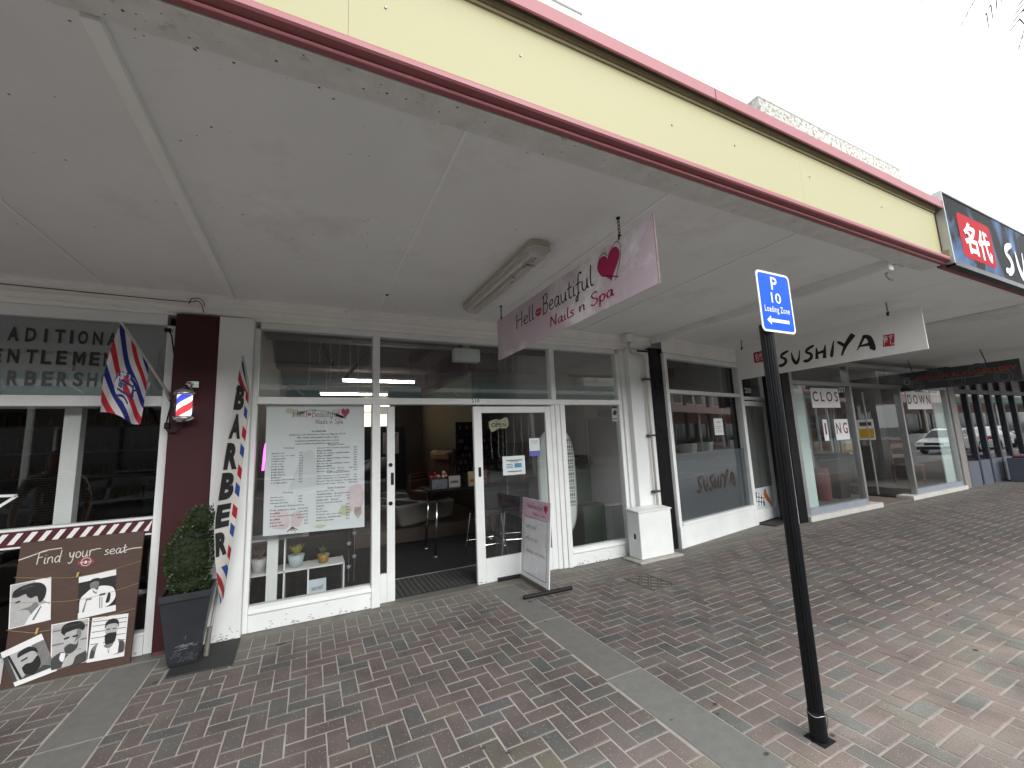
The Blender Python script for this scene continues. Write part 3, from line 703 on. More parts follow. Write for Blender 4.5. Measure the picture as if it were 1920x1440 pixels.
d2 = part('sliding_door', MB().box(1.778, 1.886, .018, .06, .005, 2.055).box(2.785, 2.866, .018, .06, .005, 2.055).box(1.887, 2.784, .0185, .0595, .006, .272).box(1.887, 2.784, .0185, .0595, 1.975, 2.054), white, ns, bevel=.004)
part('pane', B(1.886, 2.785, .036, .041, .272, 1.975), glassm, d2)
part('lock_plate', B(1.822, 1.856, .013, .0185, 1.215, 1.325), blackm, d2)
part('threshold', B(.695, 2.867, -.05, .1, 0, .006), M('threshold_metal', (.2, .19, .17), .6, metal=.5), ns)
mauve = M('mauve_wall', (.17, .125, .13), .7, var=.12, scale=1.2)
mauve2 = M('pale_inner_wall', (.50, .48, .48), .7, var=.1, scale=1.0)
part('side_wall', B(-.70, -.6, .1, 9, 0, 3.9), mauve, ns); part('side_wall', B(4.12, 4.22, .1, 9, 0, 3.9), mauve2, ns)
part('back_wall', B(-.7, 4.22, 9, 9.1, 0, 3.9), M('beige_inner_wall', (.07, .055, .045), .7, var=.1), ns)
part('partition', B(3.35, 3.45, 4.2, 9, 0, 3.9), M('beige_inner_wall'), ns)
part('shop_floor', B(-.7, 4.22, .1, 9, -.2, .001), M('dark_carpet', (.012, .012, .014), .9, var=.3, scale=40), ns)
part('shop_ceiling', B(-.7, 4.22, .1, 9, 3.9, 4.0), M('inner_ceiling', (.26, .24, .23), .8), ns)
for y in (1.9, 4.4, 6.6): part('ceiling_beam', B(-.6, 4.12, y, y+.3, 3.25, 3.9), mauve, ns)
part('roof_brace', MB().tube([(-.1, 2.4, 3.9), (.35, 3.2, 3.1)], .035, 6).tube([(1.4, 2.4, 3.9), (.6, 3.6, 2.95)], .035, 6), M('inner_timber', (.06, .04, .035), .6), ns)
wl_ = part('back_window', B(1.5, 2.3, 8.97, 8.995, 2.3, 3.2), M('lit_window', (1, .82, .42), .5, var=0, emit=1.3), ns)
part('glazing_bar', MB().box(1.88, 1.92, 8.95, 8.969, 2.3, 3.2).box(1.5, 2.3, 8.95, 8.969, 2.72, 2.76), blackm, wl_)
mat_ = thing('door_mat', 'ribbed black entrance mat just inside the open salon door', 'mat', (1.7, .45, 0))
part('base', B(.6, 3.0, .11, .76, .0015, .007), rubber, mat_)
rb = MB()
for i in range(40):
    for j in range(16): x = .64+i*.059; y = .14+j*.038; rb.box(x, x+.042, y, y+.016, .0072, .012)
part('rib', rb, M('mat_rib', (.05, .05, .05), .55, var=.2), mat_, kind='stuff')
part('edge_strip', B(.5, 3.2, .765, .785, .0015, .012), alu, mat_)
# lamps inside
tubem = M('fluorescent_tube', (1, .98, .92), .5, var=0, emit=10)
for i, (x, y, z, L) in enumerate(((.55, 4.0, 2.95, 1.45), (.2, 6.2, 2.95, 1.6))):
    t = thing('fluorescent_light', ('lit fluorescent tube hung above the chairs in the salon', 'lit fluorescent tube deeper in the salon')[i], 'lamp', (x, y, z), 'fluorescent tubes inside the salon')
    part('housing', B(x, x+L, y-.05, y+.05, z+.03, z+.08), white, t); part('tube', MB().tube([(x+.03, y, z), (x+L-.03, y, z)], .018, 8), tubem, t, smooth=True)
    part('hanger', MB().tube([(x+.15, y, z+.08), (x+.15, y, 3.9)], .004, 5).tube([(x+L-.15, y, z+.08), (x+L-.15, y, 3.9)], .004, 5), steel, t)
t = thing('conduit_rail', 'pale horizontal pipe under the salon ceiling behind the transom', 'pipe', (1, 1.1, 3.15))
part('pipe', MB().tube([(.5, 1.2, 3.12), (2.0, 1.2, 3.12)], .02, 8).tube([(.5, 1.2, 3.05), (1.95, 1.2, 3.05)], .012, 8), M('pale_pipe', (.4, .4, .39), .5), t, smooth=True)
eb = thing('exit_light_box', 'white rectangular light box hanging behind the salon transom glass', 'light box', (1.82, .32, 2.75))
part('case', B(1.645, 2.0, .28, .40, 2.665, 2.84), M('opal_plastic', (.72, .76, .76), .4, var=.03), eb, bevel=.012); part('bracket', B(1.78, 1.86, .3, .36, 2.84, 3.3), steel, eb)

# ---- sushi shop, its front splayed back towards the door
SX0, SY0, SK = 4.815, -.165, .1613
sd = Vector((1, SK, 0)).normalized(); sn = Vector((-sd.y, sd.x, 0))
def S(u, d, z): q = Vector((SX0, SY0, z))+sd*u+sn*d; return (q.x, q.y, q.z)
def sbox(mb, u0, u1, d0, d1, z0, z1): return mb.hexa([S(u0, d0, z0), S(u1, d0, z0), S(u1, d1, z0), S(u0, d1, z0)], [S(u0, d0, z1), S(u1, d0, z1), S(u1, d1, z1), S(u0, d1, z1)])
ss = thing('sushi_shop', 'splayed sushi shop front with frosted window and narrow glazed door', 'shop', (6.3, .2, 0))
f = MB(); UW = 2.20; UD = 2.30; UE = 3.27
sbox(f, -.0, .07, 0, .1, 0, 2.78); sbox(f, UW, UD, -.015, .1, 0, 2.78); sbox(f, UE-.07, UE, 0, .1, 0, 2.78)
sbox(f, .071, UW-.001, 0, .1, 2.24, 2.30); sbox(f, .0, UE, -.004, .1, 2.781, 2.86); sbox(f, UD+.001, UE-.071, .0, .1, 2.20, 2.26)
part('window_frame', f, white, ss, bevel=.004)
part('head_board', MB().add([S(-.05, -.01, 2.861), S(UE, -.01, 2.861), S(UE, -.01, CZ-.002), S(-.05, -.01, CZ-.002)], [(0, 1, 2, 3)]).extr([S(-.05, -.03, 3.05), S(UE, -.03, 3.05), S(UE, 0.1, 3.05), S(-.05, .1, 3.05)], (0, 0, .055)), corn, ss)
part('sill', sbox(MB(), .071, UW-.001, -.02, .1, .305, .345), white, ss, bevel=.004)
part('base_board', sbox(MB(), .0, UW-.001, -.008, .1, 0, .304), white, ss)
part('pane', sbox(MB(), .07, UW, .04, .045, 2.301, 2.78), glassm, ss); part('pane', sbox(MB(), .07, UW, .04, .045, .345, 2.24), glassm, ss)
part('frosted_panel', sbox(MB(), .07, UW, .055, .06, .345, 1.33), film('grey_film', (.075, .088, .102), .94), ss)
def SM(d): return lambda u, v: S(u, d, v)
bt = brush2()
part('lettering', MB().flat(fit(bt, .62, 1.78, .70, 1.02), SM(.037)), M('brown_print', (.055, .04, .037), .6, var=.5, scale=5), ss)
ntc = thing('paper_notice', 'small white paper notice taped inside the sushi window', 'notice', S(1.42, .05, 1.7))
part('sheet', MB().flat(rect2(1.28, 1.56, 1.58, 1.86), SM(.036)), paper, ntc)
part('print', MB().flat(join2([rect2(1.36, 1.48, 1.79, 1.80)]+[rect2(1.31, 1.53-.03*(k % 3), 1.63+k*.03, 1.635+k*.03) for k in range(4)]), SM(.035)), grey_ink, ntc)
dr = part('shop_door', sbox(sbox(sbox(sbox(MB(), UD+.002, UD+.09, .03, .075, .02, 2.18), UE-.16, UE-.072, .03, .075, .02, 2.18), UD+.091, UE-.161, .03, .075, .02, .22), UD+.091, UE-.161, .03, .075, 2.09, 2.18), white, ss, bevel=.004)
part('frosted_panel', sbox(MB(), UD+.09, UE-.16, .05, .055, .60, 2.09), M('grey_blind', (.14, .145, .14), .35, var=.04), dr)
part('pane', sbox(MB(), UD+.09, UE-.16, .04, .044, .60, 2.09), glassm, dr); part('pane', sbox(MB(), UD, UE-.07, .04, .045, 2.262, 2.78), glassm, ss)
pp = part('food_poster', MB().flat(rect2(UD+.092, UE-.162, .222, .60), SM(.045)), M('poster_white', (.60, .63, .68), .4, var=.05), dr)
UA = UD+.1
part('tray', MB().flat(poly2([(UA, .31), (UA+.02, .54), (UA+.30, .47), (UA+.33, .27)]), SM(.0435)), M('tray_black', (.02, .02, .025), .4), pp)
part('sushi_roll', MB().flat(join2([ring2(UA+.05+.09*i+.02*j, .335+.075*j-.015*i, .036, .03, 12) for i in range(3) for j in range(3)]), SM(.042)), inkw, pp)
part('prawn', MB().flat(stroke2([(UA+.40, .56, .05), (UA+.38, .47, .12), (UA+.44, .40, .1), (UA+.54, .30, .07), (UA+.57, .24, .05)]), SM(.042)), M('prawn_orange', (.42, .12, .03), .4, var=.4, scale=20), pp)
part('lettering', MB().flat(fit(text2('208', bold=.01), UD+.18, UD+.42, 2.33, 2.43), SM(.036)), M('sign_white'if 0 else 'white_print'), ss)
part('yellow_sticker', MB().flat(rect2(UE-.26, UE-.19, 1.55, 1.61), SM(.037)), M('yellow_print', (.5, .5, .05), .5), dr)
dm = thing('door_mat', 'dark doormat on the step of the sushi shop door', 'mat', S(2.75, -.13, 0)); part('pad', sbox(MB(), 2.32, 3.2, -.27, -.01, .001, .02), rubber, dm, bevel=.004)
room(ss, 4.75, 8.0, .75, 4.5, 3.2, M('sushi_wall', (.055, .055, .055), .8), M('sushi_floor', (.05, .045, .04), .4), M('sushi_ceiling', (.06, .06, .06), .8))
lx, ly, _ = S(UE, 0, 0)
part('return_wall', MB().hexa([(lx+.003, ly-.02, 0), (7.665, -.135, 0), (7.72, -.135, 0), (8.02, ly+.1, 0)], [(lx+.003, ly-.02, CZ-.002), (7.665, -.135, CZ-.002), (7.72, -.135, CZ-.002), (8.02, ly+.1, CZ-.002)]), white2, ss)
part('black_pilaster', B(7.70, 7.93, -.16, .2, 0, CZ-.003), blackp, ss, bevel=.004)

# ---- rug shop
RY = -.14
rs = thing('rug_shop', 'closing down rug shop front with pale glazing, recessed glass entry and ribbed column', 'shop', (11.5, 0, 0))
f = MB(); f.box(7.94, 8.06, RY, .1, .06, 2.95); f.box(10.0, 10.07, RY, -.02, .09, 2.52); f.box(7.94, 14.6, RY-.004, .1, 2.46, 2.53); f.box(7.94, 14.6, RY-.002, .1, 2.88, 2.95)
f.box(12.1, 12.17, RY, -.02, .09, 2.46); f.box(14.5, 14.6, RY, .1, .09, 2.95); f.box(9.98, 10.05, RY, -.02, 2.53, 2.88)
part('window_frame', f, alu, rs, bevel=.004)
parts('bottom_rail', [(8.06, 10.0, RY, -.02, .09, .2), (12.17, 14.5, RY, -.02, .09, .2)], M('blue_grey_sill', (.26, .29, .34), .5, var=.1), rs)
parts('kick_slab', [(7.94, 10.45, RY-.06, .1, 0, .089), (11.75, 14.6, RY-.06, .1, 0, .089)], M('white_marble', (.55, .54, .51), .6, var=.1), rs)
for a, b_ in ((8.06, 10.0), (12.17, 14.5)): pane(rs, a, b_, .2, 2.46, RY+.05)
pane(rs, 8.06, 9.98, 2.53, 2.88, RY+.05); pane(rs, 10.05, 14.5, 2.53, 2.88, RY+.05)
aqua = M('aqua_panel', (.56, .70, .68), .5, var=.04, scale=2)
parts('aqua_panel', [(8.07, 8.5, RY+.09, RY+.11, .2, 2.45), (13.95, 14.48, RY+.09, RY+.11, .2, 2.45)], aqua, rs)
for (ax, ay, bx, by) in ((10.05, -.06, 10.6, 1.1), (12.12, -.06, 11.75, 1.1)):
    v = Vector((bx-ax, by-ay, 0)); L = v.length; v.normalize(); nn = Vector((-v.y, v.x, 0))*.006
    for k in range(2):
        p, q = Vector((ax, ay, 0))+v*(L*k/2), Vector((ax, ay, 0))+v*(L*(k+1)/2-.02)
        part('entry_pane', MB().hexa([(p-nn).to_tuple()[:2]+(.09,), (q-nn).to_tuple()[:2]+(.09,), (q+nn).to_tuple()[:2]+(.09,), (p+nn).to_tuple()[:2]+(.09,)], [(p-nn).to_tuple()[:2]+(2.44,), (q-nn).to_tuple()[:2]+(2.44,), (q+nn).to_tuple()[:2]+(2.44,), (p+nn).to_tuple()[:2]+(2.44,)]), glassm, rs)
        part('entry_post', MB().tube([(q.x, q.y, .05), (q.x, q.y, 2.45)], .02, 8), alu, rs)
part('entry_step', B(10.46, 11.74, RY-.02, 1.2, 0, .03), M('brown_step', (.16, .12, .10), .8), rs)
ed = part('entry_door', MB().box(10.62, 10.68, 1.1, 1.14, .03, 2.44).box(11.67, 11.73, 1.1, 1.14, .03, 2.44).box(10.68, 11.67, 1.1, 1.14, 2.36, 2.44).box(10.68, 11.67, 1.1, 1.14, .03, .14), alu, rs)
part('pane', B(10.68, 11.67, 1.115, 1.12, .14, 2.36), glassm, ed)
room(rs, 8.0, 14.6, 1.25, 6, 3.2, M('rug_wall', (.26, .24, .22), .8), M('rug_floor', (.15, .12, .1), .6), M('rug_ceiling', (.3, .29, .28), .8))
parts('display_floor', [(8.0, 10.1, RY+.1, 1.25, .0, .2), (12.1, 14.6, RY+.1, 1.25, 0, .2)], M('display_grey', (.14, .13, .12), .7), rs)
cl = MB()
for k in range(6): cl.box(14.61+k*.055, 14.65+k*.055, RY-.03, .1, .0, 2.75)
cl.box(14.605, 14.94, RY-.02, .1, 0, 2.75)
part('fluted_column', cl, M('stone_column', (.30, .28, .265), .7, var=.12), rs, bevel=.006)
part('lettering', MB().flat(fit(text2('207', bold=.01), 9.66, 9.93, 2.33, 2.44), on_wall(RY+.046)), inkw, rs)
def letter_sheets(words_, y):
    for txt, u0, u1, v0, v1, n, lab in words_:
        t = thing('paper_letter_sheet', lab, 'paper sign', ((u0+u1)/2, y, (v0+v1)/2), 'closing down letters on paper')
        part('sheet', MB().flat(rect2(u0-.05, u1+.05, v0-.12, v1+.07), on_wall(y+.002)), paper, t)
        part('lettering', MB().flat(fit(text2(txt, bold=.015, space=1.5), u0, u1, v0, v1), on_wall(y)), M('wine_print', (.16, .008, .03), .6, var=0), t)
letter_sheets([('CLOS', 8.72, 9.60, 2.14, 2.34, 4, 'white sheet lettered CLOS high in the rug shop window'), ('I', 8.98, 9.03, 1.50, 1.72, 1, 'narrow white sheet with the single letter I'),
               ('NG', 9.38, 9.78, 1.50, 1.72, 2, 'white sheet lettered NG beside the single I'), ('DOWN', 12.55, 13.7, 2.10, 2.32, 4, 'white sheet lettered DOWN right of the glass entry')], RY+.045)
# things in the rug shop window
rr = thing('rolled_rug', 'maroon rolled rug standing in the rug shop window', 'rug', (9.3, .3, .2)); part('roll', MB().lathe([(.16, 0), (.17, .3), (.165, .62)], (9.3, .3, .2), 18), M('maroon_rug', (.10, .02, .025), .9, var=.3, scale=30, bump=.6), rr)
rl = thing('leaning_rug', 'narrow yellow patterned runner leaning in the rug shop window', 'rug', (8.9, .45, .2)); part('runner', MB().hexa([(8.62, .2, .2), (8.95, .2, .2), (8.95, .23, .2), (8.62, .23, .2)], [(8.62, .75, 1.5), (8.85, .75, 1.5), (8.85, .78, 1.5), (8.62, .78, 1.5)]), M('yellow_rug', (.30, .20, .06), .9, var=.6, scale=26, bump=.6), rl)
def chair(x, y, z, lab, m, rz=0):
    t = thing('wooden_chair', lab, 'chair', (x, y, z), None, rz)
    for sx in (-.19, .19):
        for sy in (-.19, .19): part('leg', MB().tube([(sx, sy, 0), (sx*.95, sy*.95, .45 if sy < 0 else .98)], .018, 6), m, t, local=True)
    part('seat', B(-.22, .22, -.22, .22, .43, .47), m, t, local=True, bevel=.01); part('back_rail', MB().box(-.2, .2, .165, .2, .85, .97).box(-.2, .2, .165, .2, .62, .70), m, t, local=True)
    return t
chair(9.35, .55, .2, 'white cane chair behind the CLOSING letters', M('cane_white', (.5, .47, .42), .6), .4)
chair(13.3, .4, .2, 'brown wooden chair below the DOWN sheet', M('chair_brown', (.12, .05, .025), .5), -.5)
bn = thing('waste_bin', 'black upright bin seen in the rug shop window', 'bin', (9.75, .25, .2)); part('body', MB().hexa([(9.6, .1, .2), (9.95, .1, .2), (9.95, .4, .2), (9.6, .4, .2)], [(9.55, .05, 1.05), (10.0, .05, 1.05), (10.0, .45, 1.05), (9.55, .45, 1.05)]), blackm, bn, bevel=.02); part('lid', B(9.53, 10.02, .03, .47, 1.05, 1.1), blackm, bn, bevel=.02)
gv = Vector((-.37, 1.16, 0)).normalized(); gn = Vector((-gv.y, gv.x, 0))
for i, (d_, z) in enumerate(((.62, 1.55), (.98, 1.22))):
    c = Vector((12.12, -.06, 0))+gv*d_+gn*.012
    def EG(o): return lambda u, v: tuple((c+gv*u+gn*o).to_tuple()[:2])+(z+v,)
    t = thing('shop_notice', ('yellow and white sale notice stuck on the right entry glass', 'lower yellow and white notice on the right entry glass')[i], 'notice', (c.x, c.y, z))
    part('sheet', MB().flat(rect2(-.15, .15, -.24, .24), EG(0)), paper, t)
    part('print', MB().flat(rect2(-.13, .13, -.2, .02), EG(.003)), M('sale_yellow', (.55, .33, .02), .5), t); part('print', MB().flat(rect2(-.11, .11, .09, .18), EG(.003)), M('sale_dark', (.1, .05, .03), .5), t)
# ---- dark blue shop at the end
ds = thing('dark_blue_shop', 'dark blue framed shop front at the far end of the arcade', 'shop', (17, 0, 0))
navy = M('navy_paint', (.022, .03, .045), .4, var=.1); slate = M('slate_blue_panel', (.11, .125, .16), .5, var=.08)
f = MB()
BX = [14.96, 15.75, 16.5, 17.35, 18.2, 19.2, 20.4, 21.6, 23, 24.6, 26.4, 28.4, 30.6, 33]
BP = [(p+.11, q) for p, q in zip(BX[:-1], BX[1:])]
for x in BX: f.box(x, x+.11, RY, RY+.07, 0, 2.95)
for a, b_ in BP: f.box(a, b_, RY+.004, RY+.07, 2.38, 2.5); f.box(a, b_, RY+.004, RY+.07, 2.85, 2.95)
part('window_frame', f, navy, ds, bevel=.005)
for i, (a, b_) in enumerate(BP):
    part('base_board', B(a, b_, RY+.01, .1, 0, .62), slate, ds); pane(ds, a, b_, .62, 2.38, RY+.06); pane(ds, a, b_, 2.5, 2.85, RY+.06)
part('head_board', B(14.95, 33.2, RY+.02, .12, 2.951, 3.10), navy, ds)
room(ds, 14.95, 33.1, .12, 5, 3.1, M('blue_shop_wall', (.055, .05, .048), .8), M('blue_shop_floor', (.1, .09, .08), .6), M('blue_shop_ceiling', (.2, .2, .2), .8))
bb = thing('display_bin', 'slate blue box with a pink cushion outside the dark blue shop', 'box', (17.3, -.5, 0)); part('box', B(17.0, 17.6, -.75, -.3, 0, .62), slate, bb, bevel=.01); part('cushion', B(17.1, 17.5, -.68, -.37, .62, .69), M('pink_cloth', (.22, .07, .09), .9), bb, bevel=.05, seg=2)

# wear along the feet of the painted joinery: scuffs, chips and splash dirt
random.seed(17)
def wear(parent, y, spans, n, m):
    w = MB()
    for k in range(n):
        a, b_ = random.choice(spans); x = random.uniform(a, b_); z = abs(random.gauss(0, .05))+.004; r = random.uniform(.002, .009)*(1.6 if z < .03 else 1)
        w.flat(poly2([(x+r*random.uniform(.6, 1.5)*math.cos(t*1.047), max(.001, z+r*random.uniform(.3, .9)*math.sin(t*1.047))) for t in range(6)]), on_wall(y))
    part('paint_chip', w, m, parent, kind='stuff')
chipm = M('chipped_paint', (.33, .30, .26), .9, var=.4, scale=30)
wear(ns, -.0092, [(-.459, .606), (3.073, 4.021)], 90, chipm); wear(ns, -.0908, [(-.78, -.505)], 40, chipm); wear(ns, .0172, [(1.78, 2.86)], 60, chipm); wear(bs, -.0072, [(-2.2, -1.2)], 40, chipm)
for a, b_, y in ((-.46, .606, -.012), (3.073, 4.02, -.012), (-.78, -.503, -.094), (1.78, 2.866, .012), (-2.6, -1.195, -.010)):
    part('grime_line', MB().add([(a+(b_-a)*k/24, y-random.uniform(.001, .012), .0022) for k in range(25)]+[(b_-(b_-a)*k/24, y+.012, .0022) for k in range(25)], [tuple(range(50))]), M('grime', (.075, .07, .06), .95, var=.3, scale=20), pave)
# ---------------------------------------------------------------- hanging signs
def chain(mb, x, y, z0, z1, link=.034):
    z = z1; k = 0
    while z > z0+.002:
        n = 10; c = z-link*.5
        p = [(x+(math.cos(2*math.pi*i/n)*.008 if k % 2 else 0), y+(0 if k % 2 else math.cos(2*math.pi*i/n)*.008), c+math.sin(2*math.pi*i/n)*link*.5) for i in range(n)]
        mb.tube(p, .0028, 5, closed=True); z -= link*.78; k += 1
HX, HY0, HZ0, HZ1, HL = 1.88, -.555, 2.515, 2.965, 2.375
hsn = thing('hanging_sign', 'lilac hanging sign for the nail salon with black script and a crimson heart', 'sign', (HX, -1.75, HZ0), 'signs hung under the canopy')
lil = M('lilac_board', (.60, .49, .55), .45, var=.06, scale=1.5, dirt=((.84, .83, .83), 1.6, .50, .14))
part('board', B(HX, HX+.012, HY0-HL, HY0, HZ0, HZ1), lil, hsn, bevel=.002)
part('edging', B(HX-.001, HX+.013, HY0-HL-.004, HY0-HL-.0005, HZ0, HZ1), M('chipped_edge', (.16, .12, .11), .8, var=.4, scale=40), hsn)
def HS(d): return lambda u, v: (HX-d, HY0-u, HZ0+v)
for q in (fit(script2('Hell', .075), .47, .855, .225, .385), fit(script2('Beautiful', .068), 1.0, 1.76, .165, .40)): part('lettering', MB().flat(q, HS(.0015)), inkb, hsn)
part('lettering', MB().flat(fit(script2('Nails n Spa', .10), 1.12, 1.98, .035, .17), HS(.0015)), M('crimson_print', (.36, .015, .06), .5, var=0), hsn, label='crimson words Nails n Spa')
part('lip_print', MB().flat(lips2(.93, .27, .11, .075), HS(.0016)), redv, hsn)
part('heart', MB().flat(heart2(1.94, .305, .25, .24, .12), HS(.0016)), magenta, hsn)
part('heart_outline', MB().flat(join2([stroke2([(1.83, .36), (1.86, .405), (1.91, .405), (1.935, .37)], .006), stroke2([(1.82, .31), (1.86, .25), (1.93, .225), (2.03, .18)], .006), stroke2([(1.985, .41), (2.04, .43), (2.075, .38), (2.05, .27), (2.01, .19), (2.0, .165)], .005)]), HS(.0026)), inkb, hsn)
for y in (-.66, -2.62):
    c = MB(); chain(c, HX+.006, y, HZ1-.01, CZ); c.ball((HX+.006, y, CZ), .016, 8, 4); c.box(HX-.004, HX+.016, y-.006, y+.006, HZ1-.02, HZ1+.02); part('chain', c, blackm, hsn)
SXX, SYL, SZ0, SZ1, SL = 6.3, -.30, 2.455, 2.965, 2.335
shs = thing('hanging_sign', 'white hanging sign lettered SUSHIYA in black brush strokes with two red seals', 'sign', (SXX, -1.5, SZ0), 'signs hung under the canopy')
part('board', B(SXX, SXX+.012, SYL-SL, SYL, SZ0, SZ1), M('white_board', (.82, .815, .79), .4, var=.03), shs, bevel=.002)
def SS(d): return lambda u, v: (SXX-d, SYL-u, SZ0+v)
part('lettering', MB().flat(fit(bt, .66, 1.86, .085, .37), SS(.0015)), inkb, shs)
part('seal', MB().flat(rrect2(.30, .46, .225, .395, .02), SS(.0015)), redv, shs); part('seal', MB().flat(poly2([(1.955, .10), (2.03, .245), (2.05, .255), (2.045, .12)] and [(1.93, .115), (1.95, .255), (2.06, .25), (2.04, .105)]), SS(.0015)), redv, shs)
for q in ([fit(text2('名', bold=.01, res=2), .325, .375, .25, .37), fit(text2('代', bold=.01, res=2), .385, .44, .25, .37), fit(text2('屋', bold=.01, res=2), 1.945, 1.99, .13, .235), fit(text2('す\nし', bold=.01, res=2), 2.0, 2.045, .125, .24)]): part('seal_lettering', MB().flat(q, SS(.003)), inkw, shs)
for y in (-.42, -2.33):
    c = MB(); chain(c, SXX+.006, y, SZ1-.01, CZ); c.box(SXX-.004, SXX+.016, y-.012, y+.012, SZ1-.03, SZ1+.015); part('chain', c, blackm, shs)
GX, GYL, GZ0, GZ1, GL_ = 12.3, -.08, 2.385, 2.80, 1.86
gs = thing('hanging_sign', 'dark patterned hanging sign with orange lettering above the rug shop entry', 'sign', (GX, -1, GZ0), 'signs hung under the canopy')
part('board', B(GX, GX+.014, GYL-GL_, GYL, GZ0, GZ1), M('dark_board', (.045, .047, .052), .4, var=.15), gs)
def GS(d): return lambda u, v: (GX-d, GYL-u, GZ0+v)
part('pattern', MB().flat(join2([ring2(.3+.33*k, .10+.2*(k % 2), .13-.045*q, .014) for k in range(5) for q in range(2)]), GS(.001)), M('pattern_grey', (.13, .135, .15), .5, var=0), gs)
part('lettering', MB().flat(fit(text2('PERSIAN RUG GALLERY', bold=.025), .32, 1.82, .20, .30), GS(.002)), M('orange_print', (.33, .062, .025), .5, var=0), gs)
part('lettering', MB().flat(join2([ring2(.15, .2, .06, .012), stroke2([(.09, .27), (.15, .30), (.21, .27)], .012)]+[rect2(.5, 1.35, .16, .168)]), GS(.002)), M('pale_grey_print', (.3, .31, .33), .5, var=0), gs)
for y in (-.35, -1.5):
    part('chain', MB().tube([(GX+.015, y, GZ1), (GX+.015, y+.05, CZ-.005)], .008, 6), blackm, gs)
# black fascia sign
FX0, FX1, FZ0, FZ1, FY = 5.40, 9.6, 3.12, 3.80, -3.215
fs_ = thing('fascia_sign', 'black and blue fascia sign with a red square of white characters', 'sign', (7.5, FY, FZ0))
def art_mat():
    m, n, l, b = nt('fascia_art'); g = n.new('ShaderNodeNewGeometry'); mpn = n.new('ShaderNodeMapping'); mpn.inputs['Scale'].default_value = (2.2, 1, 1.3); mpn.inputs['Rotation'].default_value = (0, R(35), 0)
    t = n.new('ShaderNodeTexNoise'); t.inputs['Scale'].default_value = 1.15; t.inputs['Detail'].default_value = 5; t.inputs['Distortion'].default_value = .8
    rp = n.new('ShaderNodeValToRGB'); e = rp.color_ramp.elements; e[0].position = .50; e[0].color = (.003, .0035, .005, 1); e[1].position = .70; e[1].color = (.085, .17, .34, 1)
    l.new(g.outputs['Position'], mpn.inputs[0]); l.new(mpn.outputs[0], t.inputs['Vector']); l.new(t.outputs['Fac'], rp.inputs[0]); l.new(rp.outputs[0], b.inputs['Base Color']); b.inputs['Roughness'].default_value = .45; b.inputs['Specular IOR Level'].default_value = .04
    return m
part('board', B(FX0, FX1, FY, FY+.05, FZ0, FZ1), art_mat(), fs_)
part('frame', MB().box(FX0-.02, FX0-.001, FY-.006, FY+.06, FZ0-.03, FZ1+.02), alu, fs_); part('frame', MB().box(FX0, FX1, FY-.006, FY+.06, FZ0-.05, FZ0-.001).box(FX0, FX1, FY-.006, FY+.06, FZ1+.001, FZ1+.02), blackp, fs_)
part('red_square', MB().flat(join2([rrect2(5.66, 6.50, 3.20, 3.67, .06)]), on_wall(FY-.0015)), M('bright_red_print', (.34, .006, .014), .5, var=.1, scale=4, spec=.05), fs_)
for q in ([fit(text2('名', bold=.035, res=3), 5.76, 6.07, 3.26, 3.60), fit(text2('代', bold=.035, res=3), 6.1, 6.42, 3.24, 3.58), fit(brush2(), 6.75, 9.2, 3.17, 3.68)]): part('lettering', MB().flat(q, on_wall(FY-.003)), inkw, fs_)

# ---------------------------------------------------------------- light fitting under the soffit
lf = thing('strip_light', 'unlit two tube fluorescent fitting with rust spotted diffuser on the soffit', 'lamp', (1.545, -1.37, CZ))
def stad(x0, x1, y0, y1, r, n=6): return rrect2(x0, x1, y0, y1, r, n)[0]
lx0, lx1, ly0, ly1 = 1.455, 1.635, -2.16, -.58
part('body', MB().extr([(x, y, CZ-.052) for x, y in stad(lx0, lx1, ly0, ly1, .05)], (0, 0, .051)), M('aged_plastic', (.42, .39, .32), .5, var=.12, scale=8, dirt=((.25, .17, .09), 12, .6, .2)), lf, bevel=.006)
part('seal', MB().extr([(x, y, CZ-.062) for x, y in stad(lx0-.006, lx1+.006, ly0-.006, ly1+.006, .054)], (0, 0, .009)), M('pale_plastic', (.5, .48, .43), .4, var=.1), lf)
df = MB(); top = stad(lx0+.004, lx1-.004, ly0+.004, ly1-.004, .048); bot = stad(lx0+.03, lx1-.03, ly0+.06, ly1-.06, .03); n_ = len(top)
df.add([(x, y, CZ-.0625) for x, y in top]+[(x, y, CZ-.115) for x, y in bot], [tuple(range(2*n_-1, n_-1, -1))]+[(i, (i+1) % n_, n_+(i+1) % n_, n_+i) for i in range(n_)])
part('diffuser', df, film('cloudy_diffuser', (.74, .73, .68), .36), lf, smooth=False)
part('tube', MB().tube([(1.51, ly0+.12, CZ-.078), (1.51, ly1-.12, CZ-.078)], .013, 8), inkw, lf); part('tube', MB().tube([(1.58, ly0+.12, CZ-.078), (1.58, ly1-.12, CZ-.078)], .013, 8), inkw, lf)
part('reflector', B(1.475, 1.615, ly0+.05, ly1-.05, CZ-.0635, CZ-.0625), M('aged_plastic'), lf)
parts('lamp_holder', [(1.49, 1.60, ly0+.08, ly0+.12, CZ-.095, CZ-.064), (1.49, 1.60, ly1-.12, ly1-.08, CZ-.095, CZ-.064)], white, lf)
rs_ = MB()
for k in range(16): u = random.uniform(ly0+.1, ly1-.3); r = random.uniform(.004, .014); rs_.flat(disc2(random.uniform(1.49, 1.6), u if k > 5 else ly0+random.uniform(.08, .3), r, r*1.4, 7), lambda a, b_: (a, b_, CZ-.1155))
part('rust_spot', rs_, M('rust_brown', (.11, .05, .02), .8, var=.3), lf, kind='stuff')
